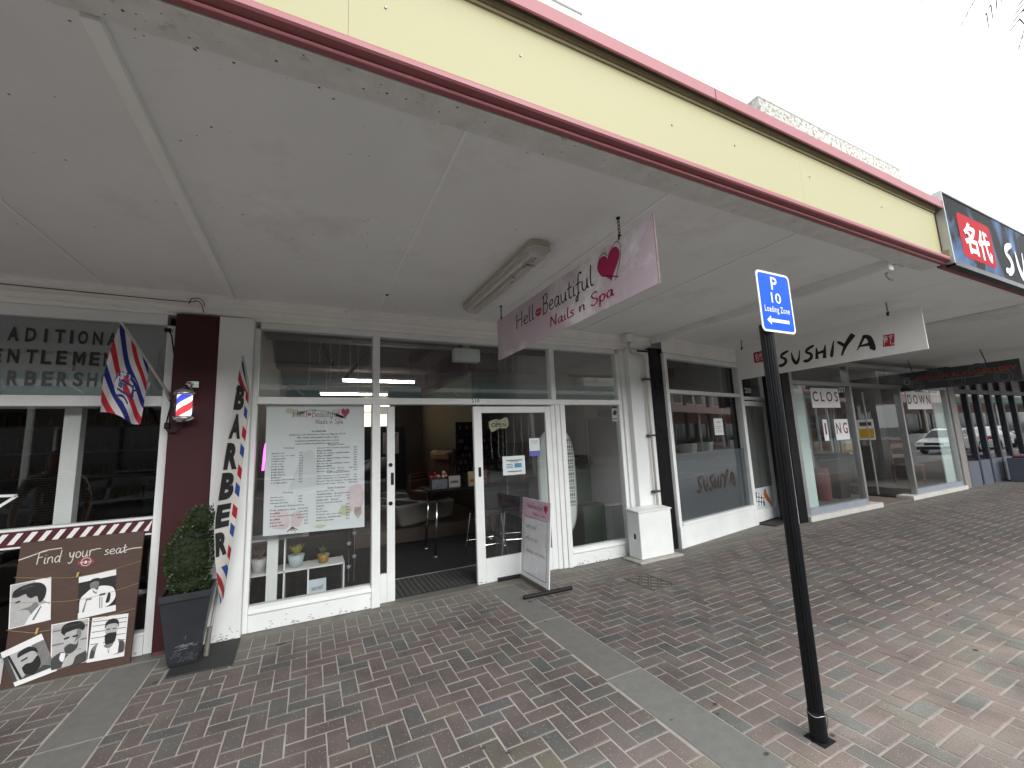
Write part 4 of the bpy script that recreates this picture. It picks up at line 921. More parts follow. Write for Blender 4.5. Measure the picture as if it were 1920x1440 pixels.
# wall cable and little hooks
cb = thing('wall_cable', 'thin grey cable looped along the cornice above the maroon pillar', 'cable', (-1, -.07, 2.95))
part('cable', MB().tube(catmull([(-2.4, -.056, 3.035), (-1.6, -.058, 3.025), (-1.05, -.06, 3.02), (-.98, -.09, 3.03), (-.93, -.10, 3.0), (-.91, -.095, 2.92)]), .004, 5).tube(catmull([(-1.03, -.07, 3.0), (-1.0, -.1, 3.045), (-.93, -.11, 3.04), (-.90, -.1, 2.98)]), .004, 5), blackm, cb, smooth=True)
cb2 = thing('wall_cable', 'short black cable dropping past the top corner of the barber glass', 'cable', (-1.15, -.01, 2.7))
part('cable', MB().tube(catmull([(-1.18, -.012, 2.75), (-1.15, -.03, 2.70), (-1.125, -.03, 2.55), (-1.105, -.09, 2.5)]), .006, 5), blackm, cb2); part('plug', B(-1.205, -1.16, -.03, -.002, 2.735, 2.765), blackm, cb2)

# ---------------------------------------------------------------- conduit and meter box
cd = thing('conduit_pipe', 'pale conduit pipe elbowed down the white pillar into the meter box', 'pipe', (4.43, -.14, .62))
part('pipe', MB().tube([(4.165, -.15, 2.98)]+catmull([(4.165, -.15, 2.91), (4.175, -.15, 2.85), (4.22, -.15, 2.815), (4.32, -.15, 2.80), (4.40, -.15, 2.785), (4.432, -.15, 2.74), (4.436, -.15, 2.66)])+[(4.445, -.15, .612)], .0165, 10), M('painted_conduit', (.50, .47, .42), .5, var=.12, scale=9), cd, smooth=True)
part('junction_box', B(4.09, 4.24, -.20, -.11, 2.985, 3.105), white2, cd, bevel=.01); part('saddle_plate', B(4.35, 4.56, -.115, -.105, 2.86, 2.885), blackm, cd)
for z in (2.44, 1.62, .83): cp = part('clip', B(4.385, 4.505, -.172, -.105, z-.014, z+.014), M('clip_brown', (.055, .05, .042), .6, var=.3), cd, bevel=.003)
mb_ = thing('meter_box', 'white painted meter box with a small dark vent on a pale concrete slab', 'box', (4.18, -.22, 0))
part('case', MB().box(3.905, 4.478, -.345, -.108, .028, .612), white, mb_, bevel=.006); part('lid', MB().hexa([(3.89, -.358, .613), (4.49, -.358, .613), (4.49, -.104, .625), (3.89, -.104, .625)], [(3.89, -.358, .63), (4.49, -.358, .63), (4.49, -.104, .652), (3.89, -.104, .652)]), white, mb_, bevel=.004)
part('vent', B(3.9035, 3.9047, -.262, -.225, .27, .335), blackm, mb_); part('slab', B(3.80, 4.56, -.43, -.09, .0, .026), concrete_l, mb_, bevel=.008)

# ---------------------------------------------------------------- parking sign
ps = thing('parking_sign', 'blue P 10 Loading Zone sign on a fluted black post', 'sign', (2.43, -3.19, 0))
fl = MB(); n_ = 48; prof = []
for k in range(n_): a = 2*math.pi*k/n_; r = .0345+(.002 if k % 3 else -.002); prof.append((2.432+r*math.cos(a), -3.19+r*math.sin(a)))
fl.extr([(x, y, .02) for x, y in prof], (.010, 0, 2.215))
postm = M('black_post_paint', (.006, .0065, .008), .42, var=.25, scale=20, bump=.25, bscale=70, spec=.22, dirt=((.30, .30, .30), 45, .73, .04))
part('post', fl, postm, ps); part('collar', MB().lathe([(.040, .0), (.040, .13), (.037, .14)], (2.432, -3.19, .0), 24), postm, ps); part('band', MB().tube([(2.432+.041*math.cos(2*math.pi*i/20), -3.19+.041*math.sin(2*math.pi*i/20), .128+.004*math.sin(i)) for i in range(20)], .0016, 5, closed=True).tube([(2.472, -3.222, .128), (2.476, -3.220, .09), (2.473, -3.217, .055)], .003, 5), steel, ps)
part('socket', B(2.382, 2.484, -3.242, -3.138, -.02, .0045), blackm, ps)
SY = -3.236
part('sign_plate', MB().extr([(x, SY, z) for x, z in rrect2(2.336, 2.657, 2.178, 2.552, .03)[0]], (0, .004, 0)), inkw, ps)
part('blue_field', MB().flat(rrect2(2.349, 2.644, 2.191, 2.539, .022), on_wall(SY-.001)), M('sign_blue', (.001, .085, .62), .5, var=.04, scale=4, spec=.15), ps)
arrow = join2([poly2([(2.385, 2.2485), (2.425, 2.277), (2.425, 2.22)]), rect2(2.42, 2.60, 2.2375, 2.259)])
for q in ([fit(text2('P', bold=.01), 2.465, 2.525, 2.441, 2.522), fit(text2('10', bold=.008), 2.452, 2.545, 2.358, 2.423), fit(text2('Loading Zone', bold=.008, space=1.12), 2.377, 2.617, 2.288, 2.338)]): part('lettering', MB().flat(q, on_wall(SY-.002)), inkw, ps)
part('arrow', MB().flat(arrow, on_wall(SY-.002)), inkw, ps)
part('bracket', MB().box(2.39, 2.48, -3.232, -3.2, 2.26, 2.29).box(2.39, 2.48, -3.232, -3.2, 2.44, 2.47).box(2.41, 2.46, -3.2315, -3.21, 2.2, 2.53), steel, ps)

# ---------------------------------------------------------------- A-frame by the salon door
af = thing('pavement_sign', 'white pavement board with pink salon header and handwriting beside the open door', 'sign', (2.33, -.35, 0))
AB, AT = Vector((2.315, .0, .045)), Vector((2.385, -.015, .93))
def AF(d):
    def fn(u, v): q = AB+(AT-AB)*v; return (q.x-d-.006*u, q.y-u, q.z)
    return fn
def ab(mb, u0, u1, v0, v1, d0, d1):
    A, Bf = AF(d0), AF(d1); return mb.hexa([A(u0, v0), A(u1, v0), Bf(u1, v0), Bf(u0, v0)], [A(u0, v1), A(u1, v1), Bf(u1, v1), Bf(u0, v1)])
whb = M('whiteboard', (.72, .72, .74), .25, var=.03)
part('board', ab(MB(), 0, .66, 0, 1, 0, -.012), whb, af)
part('header', MB().flat(rect2(.003, .657, .775, .998), AF(.001)), M('pink_header', (.60, .42, .52), .4, var=.1, scale=5), af)
part('border', MB().flat(join2([stroke2([(.05, .10), (.05, .765)], .006), stroke2([(.05, .765), (.60, .765)], .006), stroke2([(.60, .765), (.60, .10)], .006), stroke2([(.60, .10), (.57, .06), (.08, .06), (.05, .10)], .006)]), AF(.0015)), blackm, af)
pen = M('pen_grey', (.16, .15, .17), .6, var=0)
for q in ([fit(script2('welcome!', .05), .12, .36, .625, .70), fit(script2('walk ins are', .05), .10, .40, .475, .55), fit(script2('always welcome', .05), .12, .56, .30, .385)]): part('handwriting', MB().flat(q, AF(.0016)), pen, af)
for q in ([fit(script2('Hell', .07), .11, .215, .89, .955), fit(script2('Beautiful', .07), .25, .49, .86, .965)]): part('lettering', MB().flat(q, AF(.0022)), inkb, af)
part('lettering', MB().flat(fit(script2('Nails n Spa', .09), .28, .55, .79, .85), AF(.0022)), redv, af)
part('heart', MB().flat(heart2(.56, .91, .085, .12), AF(.0023)), redv, af); part('lip_print', MB().flat(lips2(.23, .905, .03, .03), AF(.0023)), redv, af)
part('channel', ab(MB(), -.005, .665, -.035, -.002, .016, -.03), M('rusty_channel', (.11, .08, .06), .7, var=.4, scale=20), af)
for y, lab in ((-.0, 0), (-.66, 1)):
    part('foot', MB().tube([(2.02, y+.012, .024), (2.59, y-.012, .024)], .021, 10), blackm, af, smooth=False)

# ---------------------------------------------------------------- barber things on the pavement
bd = thing('display_board', 'brown wooden board lettered Find your seat with pegged portrait prints, leaning on the barber window', 'board', (-1.6, -.1, 0))
wood = M('brown_board', (.062, .032, .021), .55, var=.25, scale=7, bump=.2, bscale=40, stretch=(1, 3, 9))
def BD(d):
    def fn(u, v): return (-1.975+u, -.125+.112*v-d, v*.995)
    return fn
W_ = .745
A, Bf = BD(.0), BD(-.018)
def skew(u, v): return u+.032*(1-v) if u < .4 else u+.0*(1-v)
part('panel', MB().hexa([A(.028, 0), A(W_, 0), Bf(W_, 0), Bf(.028, 0)], [A(0, 1.0), A(W_-.004, .995), Bf(W_-.004, .995), Bf(0, 1.0)]), wood, bd, bevel=.002)
chalk = M('chalk_paint', (.62, .60, .58), .7, var=.1, scale=60)
part('lettering', MB().flat(join2([fit(script2('Find', .065), .095, .245, .825, .925), fit(script2('your', .07), .285, .435, .805, .895), fit(script2('seat', .07), .50, .64, .838, .905), stroke2([(.005, .875), (.08, .9), (.15, .925), (.24, .93)], .007), stroke2([(.43, .885), (.45, .895), (.475, .893)], .006), stroke2([(.6, .845), (.66, .865), (.735, .866)], .007)]), BD(.0015)), chalk, bd)
lg = MB().flat(join2([ring2(.395, .805, .04, .009), rect2(.345, .445, .79, .815)]), BD(.0016))
part('emblem', lg, M('emblem_red', (.30, .03, .06), .6, var=0), bd); part('emblem', MB().flat(join2([fit(text2('B', bold=.03), .388, .402, .792, .813), ring2(.395, .805, .03, .003), fit(text2('BARBER'), .36, .384, .797, .808), fit(text2('SHOP'), .406, .43, .797, .808)]), BD(.0026)), inkw, bd)
tw = MB()
for a, b_, c in (((.0, .755), (.36, .70), (.742, .76)), ((.005, .58), (.37, .53), (.742, .588)), ((.008, .395), (.19, .345), (.74, .40))):
    tw.tube([BD(.006)(*p) for p in catmull([a, ((a[0]+b_[0])/2, (a[1]+b_[1])/2-.006), b_, ((c[0]+b_[0])/2, (c[1]+b_[1])/2-.012), c], 5)], .0018, 5)
part('twine', tw, M('twine', (.34, .24, .13), .9, var=.2), bd)
part('peg', MB().hexa([BD(.004)(.352, .70), BD(.004)(.362, .70), BD(.014)(.362, .70), BD(.014)(.352, .70)], [BD(.004)(.356, .735), BD(.004)(.368, .735), BD(.014)(.368, .735), BD(.014)(.356, .735)]).hexa([BD(.004)(.170, .335), BD(.004)(.18, .335), BD(.014)(.18, .335), BD(.014)(.17, .335)], [BD(.004)(.174, .375), BD(.004)(.186, .375), BD(.014)(.186, .375), BD(.014)(.174, .375)]), M('peg_wood', (.45, .33, .10), .7), bd)
gk = [M('print_black', (.012, .012, .012), .45, var=0), M('print_dark', (.05, .05, .05), .45, var=.2, scale=40), M('print_mid', (.17, .17, .17), .45, var=.2, scale=30), M('print_light', (.40, .40, .40), .45, var=.12, scale=30), M('print_white', (.72, .72, .72), .45, var=.02)]
def photo(c, lab, layers, d):
    """c: four corners (u, v) tl tr br bl; layers drawn in a 0..1 square"""
    def q(u, v): return tuple((1-v)*((1-u)*c[3][k]+u*c[2][k])+v*((1-u)*c[0][k]+u*c[1][k]) for k in (0, 1))
    t = part('photo_print', MB().flat(rect2(0, 1, 0, 1), lambda u, v: BD(d)(*q(u, v))), gk[4], bd, label=lab)
    for i, (tone, sh) in enumerate(layers):
        part('printed_shape', MB().flat(([(min(max(x, .0), 1), min(max(y, .0), 1)) for x, y in sh[0]], sh[1]), lambda u, v: BD(d+.0005*(i+1))(*q(u, v))), gk[tone], t)
def P2(*p): return poly2(catmull(list(p)+[p[0]], 4)[:-1])
fr_ = rect2(.03, .97, .02, .98)
photo(((-1.989+1.975, .705), (.205, .725), (.241, .416), (.019, .396)), 'print of a side view head with swept back dark hair', [(3, fr_), (4, poly2([(.6, .98), (.97, .98), (.97, .4), (.8, .5)])), (3, P2((.15, .62), (.12, .5), (.2, .45), (.19, .36), (.42, .34), (.5, .2), (.8, .3), (.78, .6), (.6, .78), (.3, .8))),
  (2, P2((.2, .38), (.44, .34), (.55, .22), (.7, .4), (.6, .5), (.5, .42))), (4, P2((.38, .02), (.5, .2), (.75, .4), (.97, .36), (.97, .02))), (2, poly2([(.55, .1), (.75, .38), (.78, .36), (.6, .08)])), (0, P2((.06, .7), (.1, .84), (.35, .93), (.7, .93), (.88, .78), (.85, .55), (.72, .46), (.66, .62), (.52, .6), (.42, .66), (.38, .72), (.18, .68))), (1, P2((.2, .84), (.4, .9), (.6, .88), (.4, .84))), (0, P2((.14, .58), (.24, .60), (.26, .57), (.16, .55)))], .003)
photo(((.366, .695), (.588, .718), (.618, .405), (.396, .388)), 'print of a man in a pale racing jacket', [(0, rect2(.0, 1, .14, .86)), (2, P2((.3, .7), (.32, .84), (.5, .86), (.54, .74), (.48, .64), (.36, .62))), (0, P2((.28, .78), (.34, .88), (.54, .88), (.55, .8), (.42, .82))), (4, P2((.03, .14), (.05, .45), (.2, .58), (.36, .66), (.5, .6), (.56, .68), (.85, .62), (.97, .5), (.97, .3), (.7, .14))), (2, poly2([(.1, .14), (.2, .4), (.23, .4), (.16, .14)])), (2, poly2([(.36, .64), (.47, .54), (.5, .6), (.48, .5), (.4, .55)])), (0, P2((.72, .25), (.8, .48), (.86, .42), (.82, .25))), (1, rect2(.56, .72, .44, .49)), (2, rect2(.56, .585, .15, .42)), (2, rect2(.62, .64, .15, .4)), (2, rect2(.2, .36, .40, .44))], .0035)
photo(((.250, .381), (.464, .386), (.483, .075), (.285, .06)), 'print of a bearded man with curly hair holding his hands together', [(3, fr_), (2, rect2(.03, .97, .82, .86)), (2, rect2(.03, .97, .52, .56)), (3, P2((.32, .62), (.36, .8), (.78, .82), (.82, .6), (.7, .42), (.5, .34), (.38, .42))), (2, P2((.62, .5), (.8, .62), (.78, .8), (.7, .8), (.66, .6))), (0, P2((.26, .78), (.3, .92), (.5, .98), (.78, .96), (.9, .84), (.84, .74), (.72, .8), (.4, .76), (.36, .7))), (1, P2((.36, .44), (.5, .5), (.68, .46), (.74, .56), (.7, .36), (.5, .28), (.38, .34))), (0, P2((.34, .645), (.48, .665), (.48, .63), (.36, .61))), (0, P2((.58, .665), (.72, .665), (.7, .63), (.58, .63))), (1, P2((.03, .02), (.03, .25), (.3, .36), (.5, .26), (.8, .34), (.97, .25), (.97, .02))), (4, P2((.28, .34), (.4, .3), (.34, .14), (.24, .22))), (3, P2((.3, .02), (.4, .2), (.6, .3), (.9, .33), (.94, .26), (.7, .2), (.62, .05), (.5, .02)))], .0045)
photo(((.482, .379), (.70, .37), (.704, .064), (.486, .07)), 'print of a bearded man in a white vest', [(4, fr_)]+[(2, rect2(.03, .97, z, z+.018)) for z in (.38, .52, .66, .8, .9)]+[(3, P2((.40, .62), (.42, .82), (.6, .88), (.72, .78), (.72, .6), (.58, .48))), (0, P2((.38, .7), (.4, .86), (.58, .93), (.74, .86), (.76, .7), (.7, .8), (.46, .8))), (0, P2((.4, .56), (.5, .6), (.64, .6), (.72, .58), (.7, .4), (.56, .3), (.44, .36))), (2, P2((.05, .08), (.1, .32), (.34, .42), (.4, .34), (.7, .36), (.78, .42), (.95, .36), (.97, .1))), (4, P2((.18, .08), (.24, .38), (.36, .42), (.44, .28), (.6, .26), (.72, .4), (.8, .38), (.8, .1))), (1, P2((.05, .08), (.08, .28), (.18, .2), (.16, .08))), (1, P2((.82, .12), (.84, .36), (.95, .34), (.96, .12))), (0, P2((.44, .70), (.53, .705), (.53, .685), (.44, .68))), (0, P2((.6, .70), (.69, .70), (.69, .68), (.6, .685))), (1, poly2([(.52, .3), (.56, .16), (.58, .3), (.57, .14), (.55, .14)])), (4, rect2(.0, 1, .0, .07))], .004)
photo(((.0, .248), (.203, .331), (.322, .056), (.108, -.0+.006)), 'tilted print of a bearded man looking sideways', [(3, rect2(.0, 1, .12, .84)), (2, rect2(.7, 1, .12, .84)), (1, rect2(.0, .1, .12, .84)), (0, poly2([(.1, .84), (.16, .84), (.22, .12), (.16, .12)])), (3, P2((.34, .5), (.36, .7), (.6, .78), (.72, .66), (.7, .44), (.5, .3))), (0, P2((.3, .68), (.36, .8), (.6, .84), (.76, .74), (.76, .6), (.66, .7), (.44, .7))), (0, P2((.3, .4), (.42, .46), (.56, .44), (.74, .54), (.72, .3), (.5, .14), (.32, .2))), (0, P2((.34, .585), (.5, .61), (.5, .575), (.36, .555))), (1, P2((.2, .12), (.34, .2), (.5, .14), (.75, .26), (.9, .14)))], .0055)
rbd = thing('menu_board', 'maroon round cornered board with thin gold edge at the left of the leaning board', 'board', (-2.2, -.2, 0))
rc = rrect2(-2.75, -2.035, .02, .80, .05)
part('panel', MB().extr([(x, -.175+.09*z, z) for x, z in rc[0]], (0, .02, 0)), M('maroon_board', (.13, .02, .03), .4, var=.08), rbd)
part('gold_edge', MB().tube([(x*1.0, -.177+.09*z, z) for x, z in rc[0]], .005, 6, closed=True), M('gold_edge', (.4, .24, .09), .4, metal=.5), rbd)

# planter and topiary
mt = thing('rubber_mat', 'black rubber mat on the paving under the planter and flag pole', 'mat', (-.7, -.35, 0))
part('sheet', MB().hexa([(-.90, -.585, .001), (-.485, -.605, .001), (-.495, -.095, .001), (-.915, -.085, .001)], [(-.898, -.583, .012), (-.487, -.603, .012), (-.497, -.096, .012), (-.913, -.086, .012)]), rubber, mt)
pt = thing('planter', 'tall tapered charcoal planter with scuffed base by the maroon pillar', 'planter', (-.835, -.345, .012))
pm = M('charcoal_pot', (.022, .024, .030), .45, var=.25, scale=7, bump=.3, bscale=30, dirt=((.20, .20, .21), 16, .66, .16))
def ring4(h, z, cx=-.835, cy=-.345, a=.06):
    return [(cx+h*(sx*math.cos(a)-sy*math.sin(a)), cy+h*(sx*math.sin(a)+sy*math.cos(a)), z) for sx, sy in ((-1, -1), (1, -1), (1, 1), (-1, 1))]
pb_ = MB(); lv = [(.088, .014), (.098, .05), (.158, .50), (.165, .505), (.165, .555), (.150, .556), (.145, .50)]
o_ = []
for h, z in lv: o_ += ring4(h, z)
fc = [(3, 2, 1, 0)]
for i in range(len(lv)-1):
    for k in range(4): fc.append((i*4+k, i*4+(k+1) % 4, (i+1)*4+(k+1) % 4, (i+1)*4+k))
fc.append(tuple(len(lv)*4-4+k for k in range(4)))
part('pot', pb_.add(o_, fc), pm, pt, bevel=.008)
part('soil', MB().add(ring4(.148, .52), [(0, 1, 2, 3)]), M('soil', (.03, .022, .015), .95, var=.3), pt)
part('scuff', MB().flat(join2([stroke2([(-.90, .445, .004), (-.87, .452, .014), (-.84, .45, .01), (-.815, .456, .012), (-.80, .455, .004)])]), lambda u, v: (u, -.494+.06*(u+.835), v)), M('scuff_white', (.6, .6, .58), .8), pt)
random.seed(12)
def potface(u, v):
    h = .098+.06*(v-.05)/.45; x, y = u, -h-.0015
    return (-.835+x*math.cos(.06)-y*math.sin(.06), -.345+x*math.sin(.06)+y*math.cos(.06), v)
sf = []
for k in range(34):
    v = .03+abs(random.gauss(0, .07)); u = random.uniform(-.08, .08); a = random.gauss(.9, .5); L = random.uniform(.01, .045)
    sf.append(stroke2([(u, v, .0006), (u+L*.5*math.cos(a), v+L*.5*math.sin(a), random.uniform(.0012, .003)), (u+L*math.cos(a), v+L*math.sin(a), .0006)], n=2))
for k in range(14): v = random.gauss(.155, .012); u = random.uniform(-.06, .07); sf.append(stroke2([(u, v, .002), (u+.02, v+random.uniform(-.004, .006), random.uniform(.004, .008)), (u+.035, v+.002, .002)], n=2))
part('scratches', MB().flat(join2(sf), potface), M('scratch_grey', (.16, .165, .175), .8, var=.3, scale=60), pt, kind='stuff')
leafm = M('box_leaf', (.022, .046, .010), .45, var=.55, scale=24)
tp = thing('topiary', 'two tier clipped box topiary growing in the charcoal planter', 'shrub', (-.83, -.34, .53))
part('trunk', MB().tube([(-.83, -.34, .5), (-.825, -.335, .85), (-.80, -.33, 1.08)], [.02, .018, .012], 7), M('bark', (.06, .04, .025), .9), tp)
core = MB(); blobs = [((-.845, -.345, .80), (.155, .155, .245)), ((-.835, -.345, .60), (.13, .13, .09)), ((-.785, -.335, 1.085), (.085, .085, .105))]
lvs = MB(); random.seed(5)
for c, r in blobs:
    core.ball(c, tuple(q*.86 for q in r), 14, 9)
    n = int(13000*(r[0]*r[2]))
    for k in range(n*4):
        z = random.uniform(-1, 1); a = random.uniform(0, 2*math.pi); s = math.sqrt(1-z*z)
        dn = Vector((s*math.cos(a), s*math.sin(a), z)); f_ = random.uniform(.86, 1.04)
        p = Vector(c)+Vector((dn.x*r[0], dn.y*r[1], dn.z*r[2]))*f_
        d_ = (dn+Vector((random.gauss(0, .45), random.gauss(0, .45), random.gauss(.25, .4)))).normalized()
        sd_ = d_.cross(Vector((random.gauss(0, 1), random.gauss(0, 1), random.gauss(0, 1)))).normalized(); L = random.uniform(.018, .030); w = L*.27
        lvs.add([p, p+d_*L*.5+sd_*w, p+d_*L, p+d_*L*.5-sd_*w], [(0, 1, 2, 3)])
for k in range(46):
    c, r = random.choice(blobs); a = random.uniform(0, 6.28); z = random.uniform(-.3, 1); s = math.sqrt(max(0, 1-z*z)); dn = Vector((s*math.cos(a), s*math.sin(a), z)); p = Vector(c)+Vector((dn.x*r[0], dn.y*r[1], dn.z*r[2]))
    for q in range(5): d_ = (dn+Vector((random.gauss(0, .6), random.gauss(0, .6), random.gauss(.3, .5)))).normalized(); sd_ = d_.cross(Vector((.3, 1, .2))).normalized()*.005; b0 = p+dn*(.008*q); lvs.add([b0, b0+d_*.011+sd_, b0+d_*.022, b0+d_*.011-sd_], [(0, 1, 2, 3)])
part('branches', core, M('inner_twig', (.014, .02, .008), .9, var=.4, scale=30), tp); part('foliage', lvs, leafm, tp, kind='stuff')
part('tie_wire', MB().tube([(-.79+.105*math.cos(2*math.pi*i/16), -.335+.105*math.sin(2*math.pi*i/16), .965+.01*math.sin(i*2)) for i in range(16)], .007, 6, closed=True), blackm, tp)
# feather flag
ff = thing('feather_flag', 'tall narrow feather flag lettered BARBER with red and blue pole stripes by the white wall', 'flag', (-.70, -.34, .01))
Lp = [(-.553, 2.415), (-.596, 2.021), (-.646, 1.525), (-.685, 1.053), (-.664, .757), (-.612, .41)]
Rp = [(-.553, 2.43), (-.506, 2.136), (-.506, 1.845), (-.525, 1.513), (-.547, 1.101), (-.582, .75), (-.617, .39)]
def along(pts, z):
    for (x0, z0), (x1, z1) in zip(pts[:-1], pts[1:]):
        if z <= z0 and z >= z1: t = (z0-z)/(z0-z1+1e-9); return x0+(x1-x0)*t
    return pts[-1][0] if z < pts[-1][1] else pts[0][0]
def FF(d=0):
    def fn(u, v):
        z = 2.42-2.02*v; xl, xr = along(Lp, z), along(Rp, z)
        y = -.42+.17*u; k = .007*math.sin(math.pi*u)*math.sin(v*17)
        return (xl+(xr-xl)*u+d*.8+k*.6, y-d*.55-k, z)
    return fn
def flagmat():
    m, n, l, b = nt('feather_cloth'); uv = n.new('ShaderNodeUVMap'); sp_ = n.new('ShaderNodeSeparateXYZ'); l.new(uv.outputs[0], sp_.inputs[0])
    a = n.new('ShaderNodeMath'); a.operation = 'MULTIPLY_ADD'; a.inputs[1].default_value = 6.0; l.new(sp_.outputs[1], a.inputs[0])
    k = n.new('ShaderNodeMath'); k.operation = 'MULTIPLY'; k.inputs[1].default_value = -.6; l.new(sp_.outputs[0], k.inputs[0]); l.new(k.outputs[0], a.inputs[2])
    fr = n.new('ShaderNodeMath'); fr.operation = 'FRACT'; l.new(a.outputs[0], fr.inputs[0])
    rp = n.new('ShaderNodeValToRGB'); rp.color_ramp.interpolation = 'CONSTANT'; e = rp.color_ramp.elements
    e[0].position = 0; e[0].color = (.62, .6, .57, 1); e[1].position = .22; e[1].color = (.36, .02, .03, 1); q = e.new(.5); q.color = (.62, .6, .57, 1); q = e.new(.68); q.color = (.03, .07, .26, 1); q = e.new(.95); q.color = (.62, .6, .57, 1)
    l.new(fr.outputs[0], rp.inputs[0])
    # stripes keep to the pole edge and to both ends; the middle stays white for the letters
    g1 = n.new('ShaderNodeMath'); g1.operation = 'GREATER_THAN'; g1.inputs[1].default_value = .76; l.new(sp_.outputs[0], g1.inputs[0])
    g2 = n.new('ShaderNodeMath'); g2.operation = 'GREATER_THAN'; g2.inputs[1].default_value = .86; l.new(sp_.outputs[1], g2.inputs[0])
    g3 = n.new('ShaderNodeMath'); g3.operation = 'LESS_THAN'; g3.inputs[1].default_value = .13; l.new(sp_.outputs[1], g3.inputs[0])
    mx1 = n.new('ShaderNodeMath'); mx1.operation = 'MAXIMUM'; l.new(g1.outputs[0], mx1.inputs[0]); l.new(g2.outputs[0], mx1.inputs[1])
    mx2 = n.new('ShaderNodeMath'); mx2.operation = 'MAXIMUM'; l.new(mx1.outputs[0], mx2.inputs[0]); l.new(g3.outputs[0], mx2.inputs[1])
    mi = n.new('ShaderNodeMix'); mi.data_type = 'RGBA'; l.new(mx2.outputs[0], mi.inputs['Factor']); mi.inputs['A'].default_value = (.62, .6, .57, 1); l.new(rp.outputs[0], mi.inputs['B'])
    l.new(mi.outputs['Result'], b.inputs['Base Color']); b.inputs['Roughness'].default_value = .8; b.inputs['Specular IOR Level'].default_value = .2
    return m
part('cloth', MB().grid(FF(), 8, 60), flagmat(), ff, smooth=True)
ltr = []
for ch_, z0, z1 in (('B', 1.985, 2.20), ('A', 1.735, 1.95), ('R', 1.475, 1.70), ('B', 1.225, 1.45), ('E', 1.0, 1.19), ('R', .775, .965)):
    ltr.append(fit(text2(ch_, bold=.06), .02, .66, (2.42-z1)/2.02, (2.42-z0)/2.02))
ltr = [([(x, 2*(min(p[1] for p in s[0])+max(p[1] for p in s[0]))/2-y) for x, y in s[0]], s[1]) for s in ltr]
part('lettering', MB().flat(dense(join2(ltr), .06), FF(.006)), inkb, ff)
part('pole', MB().tube(catmull([(-.70, -.33, .01), (-.655, -.26, .5), (-.60, -.245, 1.0), (-.55, -.245, 1.5), (-.51, -.246, 1.9), (-.50, -.247, 2.13), (-.548, -.33, 2.44), (-.552, -.34, 2.475)]), [.016]*8+[.014]*10+[.01]*14+[.006]*11 if 0 else .011, 7), M('pale_pole', (.40, .40, .38), .4, metal=.3), ff, smooth=True)
part('spike', MB().tube([(-.703, -.335, .012), (-.69, -.315, .22)], .019, 8), M('spike_grey', (.22, .21, .19), .5, metal=.5, var=.3), ff)
# angled barber flag on its staff
bf = thing('barber_flag', 'red white and blue striped barber flag on a slanted white staff above the barber window', 'flag', (-1.13, -.03, 2.14))
S0, S1 = Vector((-1.125, -.02, 2.135)), Vector((-1.372, -.44, 2.685))
part('staff', MB().tube([S0, S1], .011, 8), M('staff_white', (.6, .58, .54), .4), bf, smooth=True); part('socket', MB().tube([S0-Vector((0, -.015, .03)), S0+(S1-S0)*.08], .018, 8), alu, bf); part('socket_plate', B(-1.15, -1.10, -.012, -.001, 2.07, 2.17), white, bf)
BL_, BR_ = Vector((-1.445, -.44, 1.965)), Vector((-1.262, -.21, 1.89))
def BFm(d=0):
    def fn(u, v):
        t = S1+(S0-S1)*(u*.52); b_ = BL_+(BR_-BL_)*u
        p = t+(b_-t)*v; bow = math.sin(math.pi*v)
        p = p+Vector((-.035*bow*(1-u)+.012*bow*u, 0, 0))
        w = .028*math.sin(u*9+v*3.0)*min(1, v*2.5)
        return (p.x+w*.5-d*.5, p.y-w-d, p.z+.02*math.sin(u*6)*v)
    return fn
def barbmat():
    m, n, l, b = nt('barber_cloth'); uv = n.new('ShaderNodeUVMap'); sp_ = n.new('ShaderNodeSeparateXYZ'); l.new(uv.outputs[0], sp_.inputs[0])
    a = n.new('ShaderNodeMath'); a.operation = 'MULTIPLY_ADD'; a.inputs[1].default_value = 1.8; l.new(sp_.outputs[1], a.inputs[0])
    k = n.new('ShaderNodeMath'); k.operation = 'MULTIPLY_ADD'; k.inputs[1].default_value = -1.25; k.inputs[2].default_value = 2.15; l.new(sp_.outputs[0], k.inputs[0]); l.new(k.outputs[0], a.inputs[2])
    fr = n.new('ShaderNodeMath'); fr.operation = 'FRACT'; l.new(a.outputs[0], fr.inputs[0])
    rp = n.new('ShaderNodeValToRGB'); rp.color_ramp.interpolation = 'CONSTANT'; e = rp.color_ramp.elements
    e[0].position = 0; e[0].color = (.02, .035, .21, 1); e[1].position = .24; e[1].color = (.66, .64, .65, 1); q = e.new(.5); q.color = (.50, .03, .04, 1); q = e.new(.74); q.color = (.66, .64, .65, 1)
    l.new(fr.outputs[0], rp.inputs[0]); l.new(rp.outputs[0], b.inputs['Base Color']); b.inputs['Roughness'].default_value = .75; b.inputs['Specular IOR Level'].default_value = .2
    return m
part('cloth', MB().grid(BFm(), 24, 30), barbmat(), bf, smooth=True)
navyp = M('navy_print', (.02, .03, .16), .7, var=0); flw = M('flag_white', (.66, .64, .65), .7, var=0)
def dense(sh, n=1): return sh
part('emblem', MB().flat(dense(disc2(.55, .60, .27, .20, 30, 0, 360), .06), BFm(.006)), flw, bf)
em = [stroke2([(.33, .66), (.33, .55), (.66, .53), (.66, .66), (.33, .66)], .03), stroke2([(.68, .50), (.68, .72)], .03), stroke2([(.76, .5), (.76, .72)], .03), stroke2([(.68, .58), (.76, .54)], .025), stroke2([(.68, .66), (.76, .62)], .025), stroke2([(.36, .76), (.5, .72), (.62, .78)], .03), move2(text2('EST', .09, bold=.006), .38, .62, 1, -1)]
